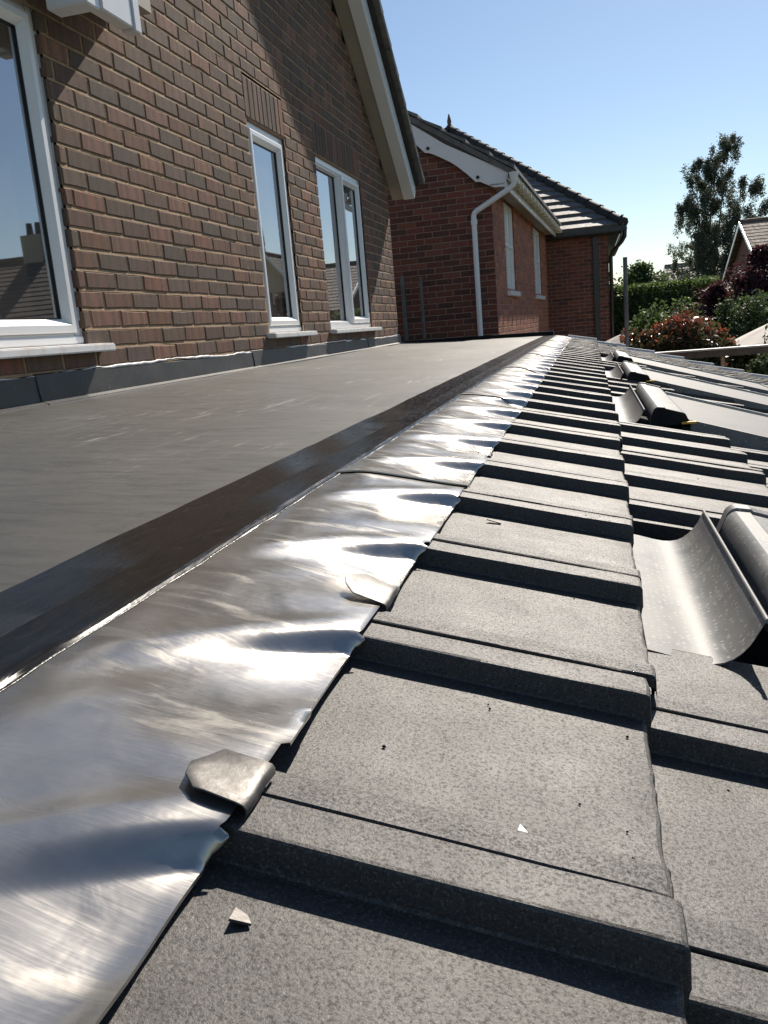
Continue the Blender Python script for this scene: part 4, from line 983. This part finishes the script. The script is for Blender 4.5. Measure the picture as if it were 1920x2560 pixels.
def blob(r, c, rad, n, shell=.55):
    d = r.normal(size=(n, 3)); d /= np.linalg.norm(d, axis=1)[:, None]
    return np.asarray(c) + d*np.asarray(rad)*(shell + (1-shell)*r.random(n)[:, None])*r.uniform(.75, 1.1, n)[:, None]
def shrub(name, label, cat, x, y, ztop, rx, ry, mat, seed, nclump, nleaf, size, lo=None, tones=None, group=None, stems=5, up=.2):
    o = empty(name, (x, y, GZ), label, cat, group); r = np.random.default_rng(seed)
    lo = GZ+.25 if lo is None else lo; cz = (ztop+lo)/2; rz = (ztop-lo)/2
    allp, tn, paths = [], [], []
    for i in range(nclump):
        d = r.normal(size=3); d[2] = abs(d[2])*1.2 - .35; d /= np.linalg.norm(d); q = r.uniform(.45, .95)
        c = np.array([x + d[0]*rx*q, y + d[1]*ry*q, cz + d[2]*rz*q]); rad = np.array([rx, ry, rz])*r.uniform(.17, .32)
        rad[2] = min(rad[2], .5*max(rx, ry)); m = int(nleaf/nclump)
        pts = blob(r, c, rad, m, .35); allp.append(pts)
        if tones: tn.append(tones(r, pts, ztop, c))
        if i < stems*3: paths.append(([(x + r.uniform(-.1, .1), y, GZ), tuple((np.array([x, y, cz-.4*rz])+c)/2 + r.normal(size=3)*.06), tuple(c)], .045, .008))
    limbs(paths, 'tree_bark', o, 'stems')
    leaves('foliage', np.concatenate(allp), size, mat, o, seed+1, 0, up, np.concatenate(tn) if tones else None)
    return o
def photT(r, p, zt, c):
    top = np.clip((p[:, 2]-(zt-.42))/.34, 0, 1); return np.where(r.random(len(p)) < top*.85+.08, r.uniform(.55, 1, len(p)), r.uniform(0, .2, len(p)))
shrub('photinia_bush', 'red tipped glossy bush right of the tall scaffold tube', 'bush', 1.30, 14.6, -.10, .92, .6, 'photinia_leaf', 21, 80, 13000, .075, -1.9, photT)
shrub('photinia_bush', 'lower red tipped bush reaching towards the pergola rail', 'bush', 2.00, 14.9, -.34, .62, .5, 'photinia_leaf', 22, 50, 7000, .075, -1.9, photT)
shrub('photinia_bush', 'sparse red leaves behind the foot of the tall scaffold tube', 'bush', .58, 15.2, -.34, .34, .4, 'photinia_leaf', 23, 26, 2600, .075, -1.9, photT)
shrub('garden_shrub', 'light green bushy shrub behind the red tipped bush', 'shrub', 1.75, 19.0, .16, 1.15, .9, 'green_leaf', 31, 60, 9000, .09, -2.4)
shrub('garden_shrub', 'dark green shrub below the purple leaved tree', 'shrub', 3.1, 18.5, .15, 1.0, .9, 'dark_leaf', 32, 60, 8000, .09, -2.4)
shrub('garden_shrub', 'dark green glossy bush under the left part of the pergola rail', 'shrub', 1.75, 13.9, -.70, .65, .5, 'dark_leaf', 33, 40, 6000, .07, -2.6)
shrub('garden_shrub', 'glossy dark bush under the right end of the pergola rail', 'shrub', 2.55, 13.4, -.66, .50, .5, 'dark_leaf', 34, 40, 6000, .07, -2.6)
# clipped hedge with a flat sunlit top
hg = empty('hedge', (1.6, 25.0, GZ), 'long clipped green hedge with a flat sunlit top', 'hedge')
r = np.random.default_rng(41); n = 16000
side = r.random(n) < .55
px = r.uniform(.2, 3.4, n); py = np.where(side, 24.6 + r.normal(0, .06, n), r.uniform(24.6, 25.9, n)); pz = np.where(side, r.uniform(GZ+.1, .56, n), .58 + r.normal(0, .05, n))
leaves('foliage', np.stack([px, py, pz], 1), .085, 'hedge_leaf', hg, 42, 0, .2)
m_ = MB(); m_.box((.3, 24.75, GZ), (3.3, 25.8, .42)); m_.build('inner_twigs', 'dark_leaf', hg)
# low round tree beyond the hedge
def tree(name, label, x, y, ztop, crown_lo, rx, mat, bark, seed, nb, nl, size, droop, group=None, lean=0, twig=.5, spread=None):
    o = empty(name, (x, y, GZ), label, 'tree', group); r = np.random.default_rng(seed); paths, pts = [], []
    Ht = ztop - GZ
    trunk = [(x + lean*t_ + .06*math.sin(t_*5), y, GZ + Ht*t_*.93) for t_ in np.linspace(0, 1, 9)]
    paths.append((trunk, Ht*.017, Ht*.003))
    for i in range(nb):
        f = r.uniform(0, 1)**.9; z = crown_lo + (ztop - crown_lo)*f*.97; an = r.uniform(0, 2*math.pi)
        w = spread(f) if spread else math.sin(math.pi*min(1, f*.85+.15))**.7
        ln = rx*w*r.uniform(.55, 1.08); rise = ln*r.uniform(.15, .75)
        t_ = (z-GZ)/Ht*.93; bx_ = np.array([x + lean*t_, y, z - rise*.6]); e = bx_ + np.array([math.cos(an)*ln, math.sin(an)*ln, rise])
        mid = (bx_+e)/2 + r.normal(size=3)*ln*.06 + np.array([0, 0, ln*.10])
        paths.append(([tuple(bx_), tuple(mid), tuple(e)], .012+ln*.012, .004))
        m = int(nl/nb); s = r.uniform(.25, 1.02, m); q = bx_ + (e-bx_)*s[:, None]
        hang = r.exponential(1.0, m)*droop*(0.3+s*.7)
        jit_ = r.normal(size=(m, 3))*twig*np.array([.55, .55, .40])*(0.45+ln/rx*.5)
        q = q + jit_; q[:, 2] -= hang; pts.append(q)
    limbs(paths, bark, o); leaves('crown', np.concatenate(pts), size, mat, o, seed+1, droop*.8); return o
def birch(label, x, y, stems, seed, nl, size=.115):
    o = empty('silver_birch', (x, y, GZ), label, 'tree', 'birches behind the gardens'); r = np.random.default_rng(seed); paths, pts = [], []
    for (ex, zt, lo, rx, share) in stems:                       # each leader: top offset, top height, lowest branch, reach
        base = np.array([x, y, GZ]); top = np.array([x+ex, y+r.uniform(-.5, .5), zt])
        P_ = lambda f: base + (top-base)*np.array([f**1.4, f, f])
        paths.append(([tuple(P_(f)) for f in np.linspace(0, 1, 10)], .10, .010))
        nb = int(46*share)
        for i in range(nb):
            f = r.uniform(max(.0, (lo-GZ)/(zt-GZ)), .99); b0 = P_(f); an = r.uniform(0, 2*math.pi); rel = (b0[2]-lo)/(zt-lo)
            ln = rx*r.uniform(.35, 1.1)*(1.05-.75*max(0, rel-.25)); e = b0 + np.array([math.cos(an)*ln, math.sin(an)*ln, ln*r.uniform(.2, .9)])
            paths.append(([tuple(b0), tuple((b0+e)/2 + np.array([0,0,.08])), tuple(e)], .022, .005))
            for q in range(6):                                  # hanging twigs
                s = r.uniform(.3, 1.0); t0 = b0 + (e-b0)*s; L = r.uniform(.35, 1.3)*(0.6+.6*(1-rel)); m = max(4, int(nl*share/len(stems)/nb/6*r.uniform(.5, 1.5)))
                k = r.random(m); d = np.array([math.cos(an)*.15+r.normal()*.10, math.sin(an)*.15+r.normal()*.10, -1])
                pts.append(t0 + d*(k*L)[:, None] + r.normal(size=(m, 3))*.075)
    limbs(paths, 'birch_bark', o); leaves('crown', np.concatenate(pts), size, 'birch_leaf', o, seed+1, .5); return o
birch('tall airy silver birch with drooping twigs against the sky', 7.1, 56.0, [(-.80, 8.5, .4, 1.30, 1.0), (.20, 9.0, .8, 1.30, 1.0), (1.15, 9.4, .3, 1.35, 1.0), (2.45, 7.0, 1.7, 1.45, .9), (-1.45, 6.1, 1.1, 1.05, .6), (3.0, 5.8, 2.5, 1.0, .5)], 51, 80000, .115)
birch('low drooping birch left of the tall birch', 5.6, 57.5, [(-.2, 3.7, -.6, 1.0, .7), (.6, 3.1, -.6, .85, .5)], 57, 12000, .115)
tree('purple_plum', 'purple leaved plum tree before the gabled house at right', 3.95, 22.0, 1.22, -1.6, 1.15, 'plum_leaf', 'tree_bark', 61, 120, 20000, .10, .05, twig=.26)
tree('purple_plum', 'lower purple branches reaching left of the plum tree', 3.0, 22.4, .55, -1.6, .65, 'plum_leaf', 'tree_bark', 63, 50, 7000, .10, .05, twig=.22)
tree('leafy_tree', 'wispy green tree on the skyline left of the gap in the houses', 1.75, 31.0, 1.55, -.6, 1.1, 'green_leaf', 'tree_bark', 65, 70, 9000, .12, .05, twig=.30)
tree('leafy_tree', 'green tree glimpsed behind the dark brick house corner', .5, 33.0, 1.45, -.6, 1.0, 'green_leaf', 'tree_bark', 67, 60, 7000, .12, .05, twig=.30)
tree('conifer', 'dark evergreen below the birch crown', 4.5, 36.0, 1.15, -2.4, 1.3, 'dark_leaf', 'tree_bark', 69, 110, 15000, .12, .1, twig=.30)
# sprig in front of the parasol
sp = empty('garden_sprig', (2.66, 13.0, GZ), 'thin leafy sprig standing against the cream parasol', 'plant')
m_ = MB(); st_ = [(2.40, 13.1, GZ), (2.42, 13.1, -1.4), (2.405, 13.1, -.44)]; m_.tube(st_, [.012, .008, .003], 6); m_.build('stem', 'tree_bark', sp)
rr_ = np.random.default_rng(77); q = []
for z_ in np.linspace(-.95, -.43, 13): q += [(2.41, 13.1, z_)]*2
leaves('leaf_pairs', np.array(q), .075, 'dark_leaf', sp, 78, 0, .1, None, 2.2)

# ------------------------------------------------------------------ far houses
def far_house(name, label, x0, x1, y0, y1, zeave, zridge, ridge_axis, wallm, roofm, courses_n=16, chimney=None, finial=False, over=.3, bare=None):
    o = empty(name, ((x0+x1)/2, (y0+y1)/2, GZ), label, 'house')
    if ridge_axis == 'x':
        ym = (y0+y1)/2
        w = MB(); w.raw([(x0,y0,GZ),(x1,y0,GZ),(x1,y1,GZ),(x0,y1,GZ),(x0,y0,zeave),(x1,y0,zeave),(x1,y1,zeave),(x0,y1,zeave),(x0,ym,zridge-.1),(x1,ym,zridge-.1)],
              [(0,1,5,4),(2,3,7,6),(3,0,4,8,7),(1,2,6,9,5)]); w.build('wall', wallm, o)
        sl = (zridge-zeave)/(ym-y0)
        for sgn in (1, -1):
            ye = (y0-over) if sgn > 0 else (y1+over)
            for i in range(courses_n):
                t0, t1 = i/courses_n, min(1, (i+1.1)/courses_n)
                f = lambda t_: (ye + (ym-ye)*t_, zeave - sl*over + (zridge - zeave + sl*over)*t_)
                (ya, za), (yb, zb) = f(t0), f(t1)
                c = MB(); c.raw([(x0-over,ya,za+.02),(x1+over,ya,za+.02),(x1+over,yb,zb),(x0-over,yb,zb),(x0-over,ya,za-.01),(x1+over,ya,za-.01)], [(0,1,2,3) if sgn > 0 else (3,2,1,0), (4,5,1,0)]); c.build('tile_course', roofm, o)
            b = MB(); b.raw([(x0-over-.02, ye, zeave-sl*over-.16), (x0-over-.02, ye, zeave-sl*over+.02), (x0-over-.02, ym, zridge+.02), (x0-over-.02, ym, zridge-.18)], [(0,1,2,3)]); b.v = [(p[0], p[1], p[2]) for p in b.v]
            pr = MB(); pr.prism(b.v, (0,0,0), (-.03,0,0)); pr.build('bargeboard', 'pvc', o)
        rg = MB(); rg.tube([(x0-over, ym, zridge), (x1+over, ym, zridge)], .11, 8); rg.build('ridge', roofm, o, 60)
        top = (x0, ym, zridge)
    else:
        xm = (x0+x1)/2
        w = MB(); w.raw([(x0,y0,GZ),(x1,y0,GZ),(x1,y1,GZ),(x0,y1,GZ),(x0,y0,zeave),(x1,y0,zeave),(x1,y1,zeave),(x0,y1,zeave),(xm,y0,zridge-.1),(xm,y1,zridge-.1)],
              [(0,1,5,8,4),(2,3,7,9,6),(3,0,4,7),(1,2,6,5)]); w.build('wall', wallm, o)
        sl = (zridge-zeave)/(xm-x0)
        for sgn in (1, -1):
            xe = (x0-over) if sgn > 0 else (x1+over)
            for i in range(courses_n):
                t0, t1 = i/courses_n, min(1, (i+1.1)/courses_n)
                f = lambda t_: (xe + (xm-xe)*t_, zeave - sl*over + (zridge - zeave + sl*over)*t_)
                (xa, za), (xb, zb) = f(t0), f(t1)
                c = MB(); c.raw([(xa,y0-over,za+.02),(xa,y1+over,za+.02),(xb,y1+over,zb),(xb,y0-over,zb),(xa,y0-over,za-.01),(xa,y1+over,za-.01)], [(3,2,1,0) if sgn > 0 else (0,1,2,3), (0,1,5,4)]); c.build('tile_course', roofm, o)
            pr = MB(); pr.prism([(xe, y0-over-.02, zeave-sl*over-.16), (xe, y0-over-.02, zeave-sl*over+.02), (xm, y0-over-.02, zridge+.02), (xm, y0-over-.02, zridge-.18)], (0,0,0), (0,-.03,0)); pr.build('bargeboard', 'pvc', o)
        rg = MB(); rg.tube([(xm, y0-over, zridge), (xm, y1+over, zridge)], .11, 8); rg.build('ridge', roofm, o, 60)
        top = (xm, y0-over, zridge)
    if finial:
        f_ = MB(); f_.tube([top, (top[0], top[1], top[2]+.3), (top[0], top[1], top[2]+.45), (top[0], top[1], top[2]+1.3)], [.1, .05, .09, .02], 8); f_.build('finial', roofm, o, 50)
    if chimney:
        c = MB(); cx_, cy_, h_ = chimney; c.box((cx_-.35, cy_-.3, zridge-.9), (cx_+.35, cy_+.3, zridge+h_)); c.build('chimney', wallm, o)
        for dx in (-.16, .16):
            p_ = MB(); p_.tube([(cx_+dx, cy_, zridge+h_), (cx_+dx, cy_, zridge+h_+.4)], [.12, .09], 10); p_.build('chimney_pot', roofm, o, 60)
    return o
def far_brick(name, c1, c2):
    t = NT(name); v = t.coord(rand=False)
    c = t.mix(t.ramp(t.noise(v, 1.3, 5), [(0.3, 0.0), (0.7, 1.0)]), c1, c2)
    a = t.n('ShaderNodeMapping'); a.inputs['Rotation'].default_value = (math.pi/2, 0, 0); t.l(v, a.inputs[0])
    t.set('Base Color', c); t.set('Roughness', .9); t.bump(t.noise(v, 18, 3), .4, .02); M[name] = t.m
far_brick('far_red_brick', (0.15, 0.065, 0.05), (0.21, 0.09, 0.065))
far_brick('far_buff_brick', (0.50, 0.41, 0.29), (0.58, 0.47, 0.34))
far_house('gabled_house', 'brown tiled house with white edged brick gable at right behind the plum tree', 6.95, 9.6, 37.4, 46.8, 1.25, 3.45, 'x', 'far_red_brick', 'brown_roof_tile', 15)
far_house('distant_house', 'dark roofed house on the skyline left of the birch', 6.5, 12.5, 72.0, 80.0, 1.0, 3.4, 'x', 'far_red_brick', 'grey_roof_tile', 12)
far_house('opposite_house', 'buff gabled house with a tall finial mirrored in the narrow window', 10.9, 14.3, 44.0, 54.0, 2.5, 4.55, 'y', 'far_buff_brick', 'brown_roof_tile', 14, None, True)
far_house('opposite_house', 'long buff house with a chimney mirrored in the nearest window', 10.6, 21.0, 22.0, 29.0, 1.3, 3.3, 'x', 'far_buff_brick', 'brown_roof_tile', 14, (13.6, 25.5, .7))
